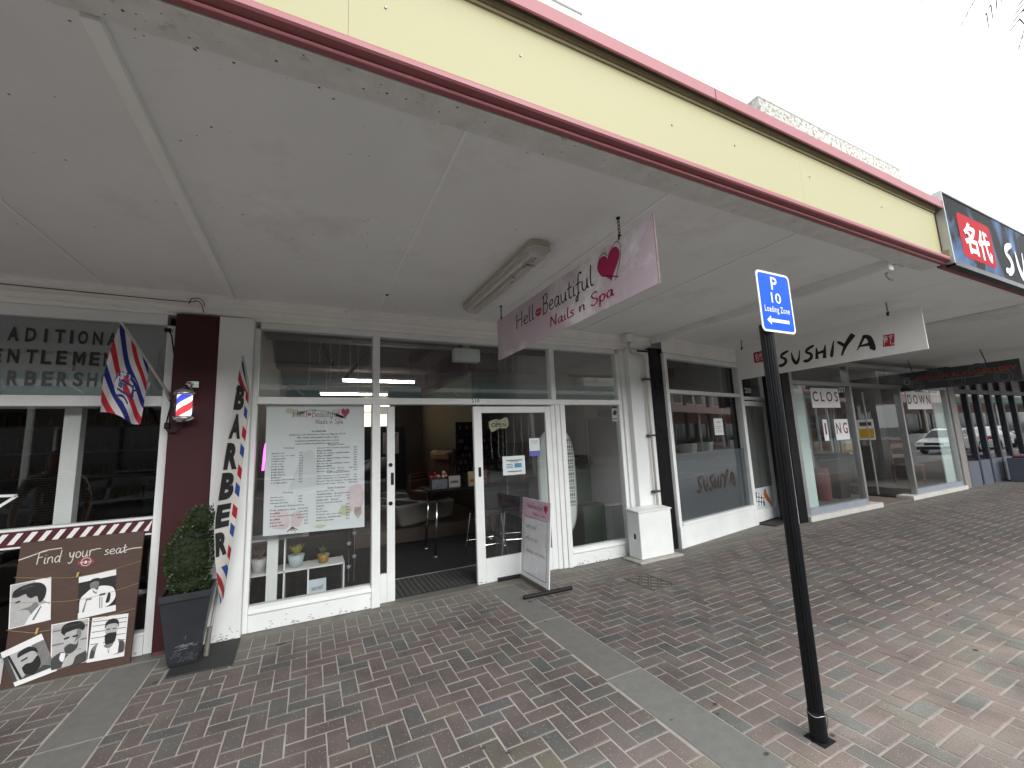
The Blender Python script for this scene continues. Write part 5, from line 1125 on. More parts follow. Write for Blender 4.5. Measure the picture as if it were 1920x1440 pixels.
for k, c_ in enumerate('BARBER'): a = R(160-k*22); em.append(move2(text2(c_, .10, 'CENTER', bold=.006), .55+.23*math.cos(a), .60-.17*math.sin(a)+.02, 1, -.8))
for k, c_ in enumerate('SHOP'): a = R(28-k*20); em.append(move2(text2(c_, .10, 'CENTER', bold=.006), .56+.24*math.cos(a), .60-.17*math.sin(a)+.02, 1, -.8))
part('emblem_lettering', MB().flat(dense(join2(em), .05), BFm(.011)), navyp, bf)
part('emblem_dot', MB().flat(dense(disc2(.52, .50, .07, .055), .05), BFm(.009)), M('flag_red', (.5, .03, .04), .7, var=0), bf)
# barber pole lamp
bl = thing('barber_pole_lamp', 'lit barber pole lamp with chrome caps on the maroon pillar', 'lamp', (-.985, -.18, 2.0))
cx_, cy_ = -.985, -.185
part('cap', MB().lathe([(.078, 2.135), (.08, 2.15), (.07, 2.17), (.045, 2.19), (.03, 2.2), (.012, 2.225)], (cx_, cy_, 0), 24), chrome, bl, smooth=True); part('cap', MB().lathe([(.03, 1.89), (.055, 1.9), (.07, 1.915), (.08, 1.93), (.078, 1.945)], (cx_, cy_, 0), 24), chrome, bl, smooth=True)
def polemat():
    m, n, l, b = nt('barber_pole_stripes'); g = n.new('ShaderNodeNewGeometry'); sp_ = n.new('ShaderNodeSeparateXYZ'); mpn = n.new('ShaderNodeMapping'); mpn.inputs['Location'].default_value = (-cx_, -cy_, 0)
    l.new(g.outputs['Position'], mpn.inputs[0]); l.new(mpn.outputs[0], sp_.inputs[0])
    at = n.new('ShaderNodeMath'); at.operation = 'ARCTAN2'; l.new(sp_.outputs[1], at.inputs[0]); l.new(sp_.outputs[0], at.inputs[1])
    a = n.new('ShaderNodeMath'); a.operation = 'MULTIPLY_ADD'; a.inputs[1].default_value = -.159; l.new(at.outputs[0], a.inputs[0])
    z = n.new('ShaderNodeMath'); z.operation = 'MULTIPLY'; z.inputs[1].default_value = 4.2; l.new(sp_.outputs[2], z.inputs[0]); l.new(z.outputs[0], a.inputs[2])
    fr = n.new('ShaderNodeMath'); fr.operation = 'FRACT'; l.new(a.outputs[0], fr.inputs[0])
    rp = n.new('ShaderNodeValToRGB'); rp.color_ramp.interpolation = 'CONSTANT'; e = rp.color_ramp.elements
    e[0].position = 0; e[0].color = (.04, .06, .5, 1); e[1].position = .25; e[1].color = (.75, .76, .9, 1); q = e.new(.5); q.color = (.5, .04, .05, 1); q = e.new(.78); q.color = (.75, .76, .9, 1)
    l.new(fr.outputs[0], rp.inputs[0]); l.new(rp.outputs[0], b.inputs['Base Color']); l.new(rp.outputs[0], b.inputs['Emission Color']); b.inputs['Emission Strength'].default_value = .45; b.inputs['Roughness'].default_value = .2
    return m
part('striped_drum', MB().lathe([(.055, 1.946), (.055, 2.134)], (cx_, cy_, 0), 24), polemat(), bl, smooth=True)
part('glass_tube', MB().lathe([(.072, 1.9455), (.072, 2.1345)], (cx_, cy_, 0), 24), glassm, bl, smooth=True)
part('bracket', MB().tube([(cx_, cy_, 2.22), (cx_+.01, cy_+.02, 2.25), (cx_+.03, -.09, 2.245)], .012, 8).box(cx_+.0, cx_+.075, -.098, -.087, 2.215, 2.27).tube([(cx_, cy_+.05, 1.93), (cx_, -.087, 1.95)], .01, 6), chrome, bl)
part('cord', MB().tube(catmull([(cx_, cy_, 1.89), (-1.02, -.15, 1.83), (-1.08, -.11, 1.81), (-1.12, -.1, 1.85), (-1.115, -.1, 1.95), (-1.10, -.1, 2.05), (-1.11, -.095, 2.10)]), .006, 6), blackm, bl, smooth=True); part('plug', B(-1.135, -1.095, -.115, -.085, 1.845, 1.90), blackm, bl, bevel=.006)
# stray cable above the pillar handled with the canopy
# ---------------------------------------------------------------- salon window display and room
ps_ = thing('price_poster', 'large pale price list poster hung inside the left salon window', 'poster', (.08, .06, .8))
def PO(d):
    c = ((-.384, 2.079), (.534, 2.085), (.544, .794), (-.372, .819))
    def fn(u, v): return ((1-v)*((1-u)*c[3][0]+u*c[2][0])+v*((1-u)*c[0][0]+u*c[1][0]), .06-d, (1-v)*((1-u)*c[3][1]+u*c[2][1])+v*((1-u)*c[0][1]+u*c[1][1]))
    return fn
part('sheet', MB().flat(rect2(0, 1, 0, 1), PO(0)), M('poster_paper', (.76, .80, .82), .5, var=.03, scale=1.5, dirt=((.80, .75, .80), 1.8, .5, .2)), ps_)
petal = M('petal_print', (.72, .60, .63), .6, var=.15, scale=9); leafp = M('leaf_print', (.60, .62, .46), .6, var=.15); stem_ = M('stamen_print', (.28, .16, .10), .6, var=.2)
part('flower_print', MB().flat(join2([P2((.82, .22), (.84, .32), (.96, .34), (1, .22), (.93, .12), (.86, .14)), P2((.25, .06), (.26, .14), (.32, .17), (.37, .12), (.34, .05)), P2((.08, .05), (.07, .15), (.18, .19), (.24, .12), (.22, .04)), P2((.67, .93), (.70, .96), (.77, .95), (.78, .9), (.73, .86))]), PO(.001)), petal, ps_)
part('leaf_print', MB().flat(join2([P2((.72, .12), (.76, .18), (.84, .17), (.86, .13), (.8, .1)), stroke2([(.25, .90), (.42, .95), (.62, .93), (.8, .88)], .02), P2((.48, .03), (.52, .05), (.6, .04), (.55, .02)), P2((.18, .93), (.2, .97), (.36, .94), (.3, .92))]), PO(.001)), leafp, ps_)
part('stamen_print', MB().flat(join2([stroke2([(.90+.01*k, .16), (.93+.012*(k-3), .07+.012*abs(k-3))], .007) for k in range(7)]+[stroke2([(.27, .05), (.22+.02*k, .015+.01*(k % 2))], .008) for k in range(6)]), PO(.002)), stem_, ps_)
part('bottle_print', MB().flat(P2((.22, .33), (.33, .55), (.38, .62), (.46, .62), (.53, .45), (.5, .36), (.4, .34)), PO(.0008)), M('pale_print', (.66, .69, .71), .5, var=.04), ps_)
lines = [('06 8345348', .44, .59, .788), ('Address: 210 Emerson Street, Napier 4110', .22, .79, .762), ('FB: Hello Beautiful Nails n Spa', .3, .72, .738), ('hellobeautifulshop@yahoo.com', .28, .72, .713), ('www.hellobeautiful-lounge.co.nz', .28, .72, .69)]
tx = [fit(text2(s, res=1, bold=.03), a, b_, v-.016, v) for s, a, b_, v in lines]
def col(rows, a, b_, v0, dv, w0=.5):
    for i, (s, p) in enumerate(rows):
        v = v0-i*dv
        if s: tx.append(fit(text2(s, res=1, bold=.03), a, a+min(.019*len(s)*.78, b_-a-.08), v-.012, v))
        if p: tx.append(fit(text2(p, res=1, bold=.03), b_-.018*len(p)*.7, b_, v-.012, v))
for s, a, b_, v in (('Waxing', .17, .27, .66), ('Tinting', .17, .27, .318), ('Eyelash Extensions', .10, .38, .218), ('Acrylic Nails', .61, .78, .675), ('SNS Dipping Nails', .60, .84, .455), ('Extra Services', .61, .79, .335)):
    tx.append(fit(text2(s, bold=.02, res=1), a, b_, v-.015, v))
col([('Eyebrows', '$20'), ('Upper Lip or Chin', '$20'), ('Underarms', '$25'), ('Half Leg', '$30'), ('3/4 Leg', '$35'), ('Full Leg', '$50'), ('Half Arm', '$30'), ('Full Arm', '$35'), ('Full Face', '$50'), ('Bikini', '$35'), ('Brazilian (First time)', '$75'), ('1-2 Months', '$60')], .06, .36, .62, .0205)
col([('Eyebrows', '$18'), ('Eyelashes', '$20'), ('Henna brows', '$40')], .06, .36, .285, .021)
col([('Full Classic Set', '$90-$100'), ('Infill', '$70-$80'), ('Full Hybrid Set', '$110-$120'), ('Infill', '$90-$100'), ('Removal', '$30'), ('Lash lift', '$60')], .06, .42, .19, .023)
col([('Full set (White Tips/Normal polish)', '$70'), ('  Backfill', '$60'), ('Full set with Gel/Shellac', '$80'), ('  Backfill', '$70'), ('Full set Pink & White Ombre', '$80'), ('  Backfill', '$70'), ('Full set with colored/Glitter Ombre', '$80'), ('  Backfill', '$75'), ('Removal only   from', '$20-$25'), ('Extra long     from', '$10')], .50, .92, .65, .0205)
col([('SNS Dipping on natural nails', '$60'), ('SNS Dipping on extension', '$70'), ('French Tips & Ombre  from', '$75-$80'), ('Removal only   from', '$20-$25')], .50, .92, .43, .021)
col([('Removal only', ''), ('Gel/Shellac  from', '$10-$25'), ('Nail repair  from', '$10'), ('Nail art   from', '$5'), ('Buff, shape only up with normal polish', ''), ('Hands', '$25'), ('Feet', '$30'), ('Foot Spa', '$25'), ('French tips (on top)', '$20'), ('Add on Gel/Shellac', '$15'), ('Mani massage', '$10')], .50, .84, .31, .0225)
part('lettering', MB().flat(join2(tx), PO(.0015)), M('poster_ink', (.07, .06, .07), .6, var=0), ps_)
part('lettering', MB().flat(join2([fit(script2('Hell', .07), .25, .40, .895, .945), fit(script2('Beautiful', .07), .44, .73, .875, .955)]), PO(.0022)), M('faded_black', (.08, .07, .08), .6, var=0), ps_)
part('lettering', MB().flat(fit(script2('Nails n Spa', .09), .48, .77, .825, .88), PO(.0022)), M('faded_wine', (.20, .06, .12), .6, var=0), ps_)
part('heart', MB().flat(heart2(.79, .93, .09, .085), PO(.0023)), M('faded_heart', (.40, .05, .13), .6, var=0), ps_); part('lip_print', MB().flat(lips2(.415, .918, .035, .025), PO(.0023)), redv, ps_)
cards = [('info_card', 'small white and blue laminated card taped to the sliding door glass', 2.15, 2.46, 1.205, 1.435), ('app_card', 'upright white and violet card on the sliding door glass', 2.533, 2.685, 1.42, 1.645)]
t = thing('info_card', cards[0][1], 'notice', (2.3, .03, 1.3)); part('sheet', MB().flat(rect2(2.15, 2.46, 1.205, 1.435), on_wall(.033)), M('card_white', (.66, .72, .72), .3, var=.03), t)
part('print', MB().flat(join2([rect2(2.31, 2.41, 1.29, 1.345)]+[rect2(2.2, 2.29, 1.29+.02*k, 1.30+.02*k) for k in range(3)]), on_wall(.032)), M('card_blue', (.06, .25, .45), .4, var=.2), t); part('lettering', MB().flat(join2([rect2(2.2, 2.42, 1.375, 1.388), rect2(2.25, 2.37, 1.36, 1.367), rect2(2.21, 2.41, 1.24, 1.252)]), on_wall(.032)), grey_ink, t)
t = thing('app_card', cards[1][1], 'notice', (2.6, .03, 1.5)); part('sheet', MB().flat(rect2(2.533, 2.685, 1.42, 1.645), on_wall(.033)), M('card_white'), t); part('print', MB().flat(rect2(2.533, 2.685, 1.42, 1.485), on_wall(.032)), M('card_violet', (.12, .12, .45), .4), t); part('lettering', MB().flat(join2([fit(text2('Book with', res=1), 2.56, 2.66, 1.60, 1.62), fit(text2('us online', res=1), 2.565, 2.655, 1.575, 1.593)]), on_wall(.032)), grey_ink, t)
t = thing('open_sign', 'scroll shaped cream OPEN sign inside the sliding door glass', 'sign', (2.1, .03, 1.8))
part('plaque', MB().extr([(x, .046, z) for x, z in catmull([(1.985, 1.86), (2.06, 1.895), (2.15, 1.89), (2.2, 1.915), (2.25, 1.905), (2.255, 1.82), (2.22, 1.785), (2.12, 1.785), (2.06, 1.75), (2.02, 1.745), (2.0, 1.78), (1.985, 1.86)], 4)[:-1]], (0, .006, 0)), M('cream_plaque', (.42, .39, .27), .6, var=.1), t)
part('lettering', MB().flat(join2([fit(text2('OPEN', bold=.02), 2.02, 2.225, 1.80, 1.852), fit(text2('COME IN WE ARE', res=1), 2.06, 2.22, 1.862, 1.88)]), on_wall(.0455)), inkb, t)
t = thing('window_sticker', 'small security sticker high in the right salon window', 'sticker', (4, .03, 1.95)); part('sheet', MB().flat(rect2(3.91, 4.015, 1.842, 2.068), on_wall(.0385)), M('sticker_grey', (.35, .36, .35), .5), t)
part('print', MB().flat(join2([rect2(3.915, 4.01, 2.03, 2.06), P2((3.925, 1.95), (3.95, 2.0), (4.0, 1.99), (3.985, 1.94), (3.95, 1.925)), rect2(3.92, 4.0, 1.87, 1.885)]), on_wall(.0378)), inkb, t)
t = thing('neon_sign', 'thin glowing magenta neon strip at the left edge of the salon window', 'neon sign', (-.43, .5, 1.5)); part('tube', MB().tube(catmull([(-.43, .5, 1.42), (-.425, .5, 1.52), (-.42, .5, 1.62), (-.41, .5, 1.70)]), .012, 6), M('neon_magenta', (.9, .06, .6), .5, var=0, emit=2.2), t)
# shelf unit with ornaments
sh = thing('display_shelf', 'white cube display shelf behind the left salon window', 'shelf', (-.1, .45, 0))
wb = MB()
for x in (-.56, -.20, .02, .36): wb.box(x, x+.014, .3, .6, 0, .73 if x < 0 else .42)
part('upright', wb, white, sh); part('shelf_board', MB().box(-.6, .02, .3, .6, .73, .745), white, sh); part('shelf_board', B(-.6, .37, .3, .6, .40, .415), white, sh); part('corner_post', B(-.345, -.25, .25, .34, 0, .80), white, sh)
def pot(name, lab, x, y, z, r, h, m, plant=None, pmm=None, n=24):
    t = thing(name, lab, 'plant pot', (x, y, z), 'potted plants on the display shelf')
    part('pot', MB().lathe([(r*.7, 0), (r, h), (r*.9, h)], (x, y, z), 14), m, t, smooth=True)
    if plant:
        q = MB()
        for k in range(n):
            a = random.uniform(0, 6.28); L = plant*random.uniform(.6, 1.1); d_ = Vector((math.cos(a)*.6, math.sin(a)*.6, random.uniform(.5, 1))).normalized(); p = Vector((x, y, z+h*.95)); s_ = d_.cross(Vector((0, 0, 1))).normalized()*.012
            q.add([p, p+d_*L*.5+s_, p+d_*L, p+d_*L*.5-s_], [(0, 1, 2, 3)])
        part('leaves', q, pmm, t)
pot('flower_pot', 'dotted white pot of dry stems on the left of the shelf', -.42, .42, .415, .075, .13, M('pot_white', (.6, .58, .56), .4), .14, M('dry_stem', (.16, .09, .07), .8, var=.3))
pot('flower_pot', 'pale blue pot of yellow flowers on the shelf', -.09, .42, .415, .08, .12, M('pot_blue', (.42, .48, .50), .4), .14, M('yellow_flower', (.38, .36, .06), .7, var=.4, scale=60), 60)
pot('flower_pot', 'round gold pot with a spiky green plant on the shelf', .17, .42, .415, .06, .09, M('pot_gold', (.32, .17, .03), .4), .12, M('aloe_green', (.05, .11, .04), .5, var=.3), 16)
t = thing('small_sign', 'small pale lettered plaque standing under the shelf', 'sign', (.1, .35, 0)); part('plaque', MB().hexa([(.03, .33, .12), (.20, .33, .12), (.20, .35, .12), (.03, .35, .12)], [(.03, .36, .27), (.20, .36, .27), (.20, .38, .27), (.03, .38, .27)]), M('plaque_blue', (.5, .57, .62), .5), t); part('stand', B(.04, .19, .32, .4, 0, .119), blackm, t); part('lettering', MB().flat(fit(script2('sunset', .1), .06, .17, .17, .22), lambda u, v: (u, .327+.2*(v-.12), v)), grey_ink, t)
for i, (x, y, z0) in enumerate(((.47, .3, 1.3), (.42, .35, .95))):
    t = thing('star_garland', ('string of small silver stars in the left window', 'string of small stars beside the white shelf')[i], 'garland', (x, y, z0)); part('string', MB().tube([(x, y, z0), (x, y, .2)], .002, 4), steel, t)
    st = MB()
    for k in range(4):
        z = z0-.12-k*.24; pts = [(x+.03*(1 if q % 2 == 0 else .4)*math.sin(q*math.pi/5), z+.03*(1 if q % 2 == 0 else .4)*math.cos(q*math.pi/5)) for q in range(10)]
        if z > .2: st.extr([(a, y-.004, b_) for a, b_ in pts], (0, .006, 0))
    part('stars', st, M('silver_star', (.45, .48, .6), .3, metal=.5), t)
# icicle light strings behind the transom and the door
random.seed(21)
for i, (xa, xb, z1, lab) in enumerate(((.0, .6, 2.82, 'left'), (2.25, 2.85, 2.82, 'middle'), (3.0, 3.6, 2.82, 'right'), (2.1, 2.75, 1.95, 'door'))):
    t = thing('light_string', 'unlit icicle light strings hung %s' % {'left': 'behind the left transom pane', 'middle': 'behind the wide transom pane near the lilac sign', 'right': 'behind the right transom pane', 'door': 'behind the sliding door glass'}[lab], 'fairy lights', (xa, .25, z1))
    w_ = MB(); bb_ = MB()
    for k in range(7):
        x = xa+(xb-xa)*k/6+random.uniform(-.02, .02); L = random.uniform(.25, .62) if lab != 'door' else random.uniform(.5, 1.05); y = .25+random.uniform(-.03, .03)
        pts = [(x+random.uniform(-.008, .008), y, z1-L*q/6) for q in range(7)]; w_.tube(pts, .0022, 4)
        for p in pts[1:]: bb_.ball((p[0]+random.uniform(-.012, .012), p[1], p[2]), .005, 5, 3)
    part('wire', w_, M('clear_wire', (.42, .42, .42), .4), t); part('bulbs', bb_, M('clear_bulb', (.6, .6, .58), .2), t)
# oval colour board
ob = thing('colour_chart', 'tall oval nail colour chart on a stand inside the right salon window', 'board', (3.36, .55, 0))
def OV(h, w): return [(3.28+w*math.copysign(abs(math.cos(a))**.8, math.cos(a)), 1.0+h*math.copysign(abs(math.sin(a))**.5, math.sin(a))) for a in (2*math.pi*k/40 for k in range(40))]
part('rim', MB().extr([(x, .60, z) for x, z in OV(.785, .325)], (0, .04, 0)), alu, ob); part('panel', MB().extr([(x, .592, z) for x, z in OV(.76, .30)], (0, .007, 0)), M('pale_aqua_board', (.62, .68, .68), .4, var=.03), ob)
chips = []
for r_ in range(10):
    for c_ in range(5):
        chips.append(rect2(3.405+c_*.034, 3.427+c_*.034, 1.58-r_*.1, 1.625-r_*.1))
        chips.append(rect2(3.405+c_*.034, 3.427+c_*.034, 1.545-r_*.1, 1.565-r_*.1))
part('colour_chips', MB().flat(join2(chips), on_wall(.5905)), M('chip_dark', (.14, .12, .12), .3, var=.7, scale=40), ob, kind='stuff'); part('stand', MB().hexa([(3.1, .62, 0), (3.5, .62, 0), (3.5, .8, 0), (3.1, .8, 0)], [(3.24, .66, .25), (3.34, .66, .25), (3.34, .7, .25), (3.24, .7, .25)]), M('stand_wood', (.26, .22, .17), .6), ob)
# cabinets, table, stools, rack, chairs
gc = thing('tall_cabinet', 'dark green cabinet in the right corner of the salon', 'cabinet', (3.95, 1.1, 0)); part('case', B(3.75, 4.1, .9, 1.3, .55, 1.2), M('cabinet_green', (.02, .045, .028), .5), gc, bevel=.006); part('case', B(3.7, 4.1, .6, 1.0, 0, .62), M('cabinet_green'), gc, bevel=.006); part('top_box', B(3.8, 4.08, .95, 1.25, 1.2, 1.35), blackm, gc)
for k in range(3): part('wall_panel', B(4.095, 4.118, 1.4+k*1.0, 2.32+k*1.0, .12, 1.6), M('inner_panel', (.36, .35, .36), .6, var=.05), ns)
tb = thing('manicure_table', 'black topped table on chrome legs behind the sliding door', 'table', (2.2, 1.7, 0)); part('tabletop', B(1.62, 2.9, 1.45, 2.15, .92, .96), blackp, tb, bevel=.006)
for x, y in ((1.7, 1.52), (2.82, 1.52), (1.7, 2.08), (2.82, 2.08)): lg_ = part('leg', MB().tube([(x, y, .02), (x+(.05 if x < 2 else -.05), y+(.04 if y < 1.8 else -.04), .92)], .02, 8), chrome, tb, smooth=True); part('foot', MB().lathe([(.04, 0), (.035, .02)], (x, y, 0.002), 10), chrome, lg_)
def stool(lab, x, y, rz):
    t = thing('bar_stool', lab, 'stool', (x, y, 0), 'stools at the manicure table', rz)
    part('seat', B(-.2, .2, -.2, .2, .60, .66), blackm, t, local=True, bevel=.02, seg=2); part('backrest', MB().hexa([(-.2, .17, .68), (.2, .17, .68), (.2, .2, .68), (-.2, .2, .68)], [(-.2, .22, 1.0), (.2, .22, 1.0), (.2, .25, 1.0), (-.2, .25, 1.0)]), blackm, t, local=True, bevel=.01)
    for sx in (-1, 1):
        for sy in (-1, 1): part('leg', MB().tube([(sx*.24, sy*.24, 0.003), (sx*.17, sy*.17, .6)], .013, 7), chrome, t, local=True)
    part('footrest', MB().tube([(sx*.22, sy*.22, .2) for sx, sy in ((-1, -1), (1, -1), (1, 1), (-1, 1))], .01, 6, closed=True), chrome, t, local=True); return t
stool('dark stool with chrome legs at the door side of the table', 2.35, 1.15, math.pi); stool('dark stool with chrome legs nearest the right window', 2.85, 1.2, math.pi-.3)
gift = thing('flower_box', 'small box of coloured flowers standing on the manicure table', 'box', (1.78, 1.6, .96)); part('box', B(1.66, 1.9, 1.52, 1.7, .9615, 1.10), M('box_print', (.10, .11, .14), .5, var=.6, scale=30), gift)
fb = MB(); random.seed(4)
fcol = [M('flower_red', (.40, .05, .07), .6, var=.3), M('flower_pink', (.5, .25, .28), .6, var=.3), M('flower_cream', (.5, .42, .25), .6, var=.3)]
for k in range(16): fb.ball((random.uniform(1.67, 1.89), random.uniform(1.53, 1.68), 1.10+random.uniform(.01, .1)), random.uniform(.018, .03), 7, 5, mi=random.randrange(3))
part('flowers', fb, fcol, gift)
for i, (x, y, lab) in enumerate(((2.05, 1.6, 'pale card leaning on the manicure table'), (2.35, 1.55, 'orange printed cream box on the manicure table'), (2.55, 1.7, 'pink printed box on the manicure table'))):
    t = thing('product_box', lab, 'box', (x, y, .96)); part('box', B(x-.1, x+.08, y, y+.05, .9615, 1.13+.05*(i > 0)), M(('card_grey', 'box_cream', 'box_pink')[i], ((.4, .38, .36), (.42, .33, .2), (.4, .2, .22))[i], .5), t); part('print', MB().flat(rect2(x-.08, x+.05, 1.02, 1.06), on_wall(y-.001)), M(('grey_print', 'orange_print', 'redd')[i] if i < 2 else 'pink_red', (.35, .05, .06), .5), t)
t = thing('tissue_stack', 'grey covered stack of towels at the end of the manicure table', 'towels', (2.75, 1.8, .96)); part('cloth', B(2.62, 2.88, 1.6, 2.0, .9615, 1.14), M('towel_grey', (.14, .15, .16), .9, bump=.5), t, bevel=.03, seg=2)
pk = thing('polish_rack', 'black wall rack crowded with nail polish bottles', 'rack', (3.6, 3.9, 1.3)); part('panel', B(2.9, 4.1, 4.1, 4.16, 1.0, 2.1), blackm, pk)
pc = MB(); pm_ = [M('polish_red', (.25, .02, .05), .25, var=.5), M('polish_violet', (.12, .04, .25), .25, var=.5), M('polish_pale', (.45, .38, .4), .25, var=.3), M('polish_dark', (.03, .02, .03), .25)]
for r_ in range(7):
    part('rack_ledge', B(2.9, 4.1, 4.03, 4.099, 1.03+r_*.15, 1.04+r_*.15), blackm, pk)
    for c_ in range(22): pc.lathe([(.014, 0), (.014, .05), (.006, .055), (.007, .09)], (2.94+c_*.052, 4.065, 1.041+r_*.15), 6, mi=random.randrange(4))
part('bottles', pc, pm_, pk, kind='stuff')
pl = thing('raised_platform', 'low brown platform under the pedicure chairs', 'platform', (1.2, 4, 0)); part('deck', B(.7, 3.2, 2.75, 6.4, .002, .22), M('platform_brown', (.09, .065, .05), .6, var=.15), pl)
def pedi(lab, x, y):
    t = thing('pedicure_chair', lab, 'chair', (x, y, .22), 'pedicure chairs on the platform', -1.05)
    br = M('brown_leather', (.055, .024, .015), .4, var=.25, scale=6); wh = M('basin_white', (.36, .34, .31), .4, var=.08)
    part('seat', B(-.3, .3, -.1, .5, .35, .55), br, t, local=True, bevel=.06, seg=2); part('backrest', MB().hexa([(-.3, .38, .5), (.3, .38, .5), (.3, .55, .5), (-.3, .55, .5)], [(-.27, .62, 1.3), (.27, .62, 1.3), (.27, .78, 1.3), (-.27, .78, 1.3)]), br, t, local=True, bevel=.06, seg=2)
    for s_ in (-1, 1): part('armrest', B(s_*.31, s_*.42, -.05, .5, .45, .72), br, t, local=True, bevel=.04, seg=2)
    part('basin', MB().hexa([(-.3, -.75, .0), (.3, -.75, .0), (.33, .5, .0), (-.33, .5, .0)], [(-.38, -.95, .38), (.38, -.95, .38), (.4, .5, .345), (-.4, .5, .345)]), wh, t, local=True, bevel=.05, seg=2); part('water', B(-.28, .28, -.82, -.35, .376, .385), M('basin_water', (.12, .14, .15), .1), t, local=True); part('pillow', B(-.2, .2, .48, .60, 1.08, 1.24), M('pillow_tan', (.26, .15, .06), .7), t, local=True, bevel=.04, seg=2)
    return t
pedi('brown pedicure chair with pale foot basin nearest the table', 2.0, 3.5); pedi('brown pedicure chair in the middle of the platform', 2.25, 4.55); pedi('brown pedicure chair farthest from the door', 2.5, 5.6)
cbk = thing('black_cabinet', 'tall black cabinet behind the pedicure chairs', 'cabinet', (1.6, 6.8, 0)); part('case', B(1.0, 2.3, 6.5, 7.0, 0, 2.15), blackm, cbk, bevel=.01)
ap = thing('palm_picture', 'pale picture of palm leaves on the black cabinet', 'picture', (1.9, 6.48, 1.6)); part('canvas', B(1.72, 2.12, 6.47, 6.495, 1.45, 2.0), M('canvas_pale', (.30, .27, .27), .7), ap); part('leaf_print', MB().flat(join2([stroke2([(2.08-.03*k, 1.98-.05*k, .004), (1.98-.02*k, 1.88-.05*k, .03), (1.84, 1.82-.06*k, .005)]) for k in range(6)]), on_wall(6.469)), inkb, ap)

# ---------------------------------------------------------------- far side of the street, seen in the glass
random.seed(8)
def shopfront(name, lab, x0, x1, wallc, canc, h, y=-17.0, n=3, bands=True, sign=None):
    t = thing(name, lab, 'building', ((x0+x1)/2, y, 0), 'buildings across the street')
    wm = M(name+'_wall', wallc, .8, var=.08, scale=1)
    part('wall', B(x0, x1, y-8, y-.3, 0, h), wm, t); part('parapet', B(x0, x1, y-.42, y-.24, h, h+.35), M('far_trim', (.6, .6, .56), .7), t)
    L = (x1-x0)/n
    for k in range(n):
        a, b_ = x0+k*L+.25, x0+(k+1)*L-.25
        s = part('shop_window', B(a, b_, y-.295, y-.22, .5, 2.9), M('far_dark_glass', (.012, .014, .016), .08), t); part('frame', MB().box(a-.08, a, y-.3, y-.16, 0, 2.95).box(b_, b_+.08, y-.3, y-.16, 0, 2.95).box((a+b_)/2-.04, (a+b_)/2+.04, y-.22, y-.17, .5, 2.9).box(a, b_, y-.3, y-.17, .42, .5), white if k % 2 else blackm, s)
        for q in range(2 if h > 7 else 0):
            xa = a+q*(b_-a)*.52; w = part('window', B(xa, xa+(b_-a)*.4, y-.299, y-.24, 5.3, 7.2), M('far_dark_glass'), t); part('frame', MB().box(xa-.09, xa, y-.299, y-.2, 5.2, 7.3).box(xa+(b_-a)*.4, xa+(b_-a)*.4+.09, y-.299, y-.2, 5.2, 7.3).box(xa-.12, xa+(b_-a)*.4+.12, y-.299, y-.16, 5.1, 5.2), white, w)
    cw = M('far_canopy_white', (.62, .63, .6), .6, var=.06)
    part('canopy_roof', B(x0, x1, y-.2, -13.4, 3.9, 4.0), cw, t)
    if bands:
        part('canopy_band', B(x0, x1, -13.4, -13.3, 4.2, 4.48), canc, t); part('canopy_band', B(x0, x1, -13.39, -13.31, 4.0, 4.199), cw, t); part('canopy_band', B(x0, x1, -13.4, -13.3, 3.72, 3.999), canc, t)
        for k in range(int((x1-x0)/3.2)): part('bracket', MB().tube([(x0+1.5+k*3.2, -13.25, 4.02), (x0+1.8+k*3.2, -13.25, 3.75)], .03, 5), white, t)
    else: part('canopy_fascia', B(x0, x1, -13.4, -13.3, 3.7, 4.3), canc, t)
    for k in range(int((x1-x0)/6)+1): part('canopy_post', MB().tube([(x0+.5+k*6, -13.6, 0), (x0+.5+k*6, -13.6, 3.9)], .09, 8), cw, t)
    if sign:
        s = part('shop_sign', B(x0+1, x1-1, y-.2, y-.08, 3.0, 3.5), blackm, t)
        for txt, px in sign: part('lettering', MB().flat(([(-x+px, z) for x, z in fit(text2(txt, bold=.01), -1.1, 1.1, 3.1, 3.4)[0]], text2(txt, bold=.01)[1]), on_wall(y-.07)), inkw, s)
    return t
teal = M('teal_paint', (.13, .25, .24), .6, var=.08)
shopfront('teal_building', 'brown shop row with a teal and white canopy, far left across the street', -32, -8.5, (.20, .17, .15), teal, 5.9, n=4, sign=[('shape', -12)])
shopfront('cream_building', 'shop row with wall darkened for the reflection and teal banded canopy, directly across the street', -8.4, 16, (.14, .125, .11), teal, 5.9, n=4)  # wall tone and height chosen to mirror dark and hide the sky
shopfront('black_front_building', 'white parapet over black shop fronts across the street', 16.1, 34, (.58, .56, .54), M('far_black_fascia', (.02, .02, .022), .5), 5.4, n=3, bands=False, sign=[('Cappadocia', 24)])
shopfront('pink_building', 'pink two storey building with dark shop fronts and a pale canopy', 34.1, 58, (.52, .30, .28), M('far_pink_fascia', (.5, .34, .32), .6), 8.0, n=4, bands=False)
shopfront('pink_building', 'second pink building beyond, under a green fascia', 58.1, 84, (.55, .33, .30), M('far_green_fascia', (.02, .085, .04), .5), 8, n=4, bands=False)
shopfront('added_grey_building', 'long grey building added at the far right end to keep sky out of the glass', 84.1, 190, (.22, .21, .20), M('far_grey_fascia', (.25, .25, .25), .6), 9, n=9, bands=False)  # unseen building added to keep bright sky out of grazing reflections
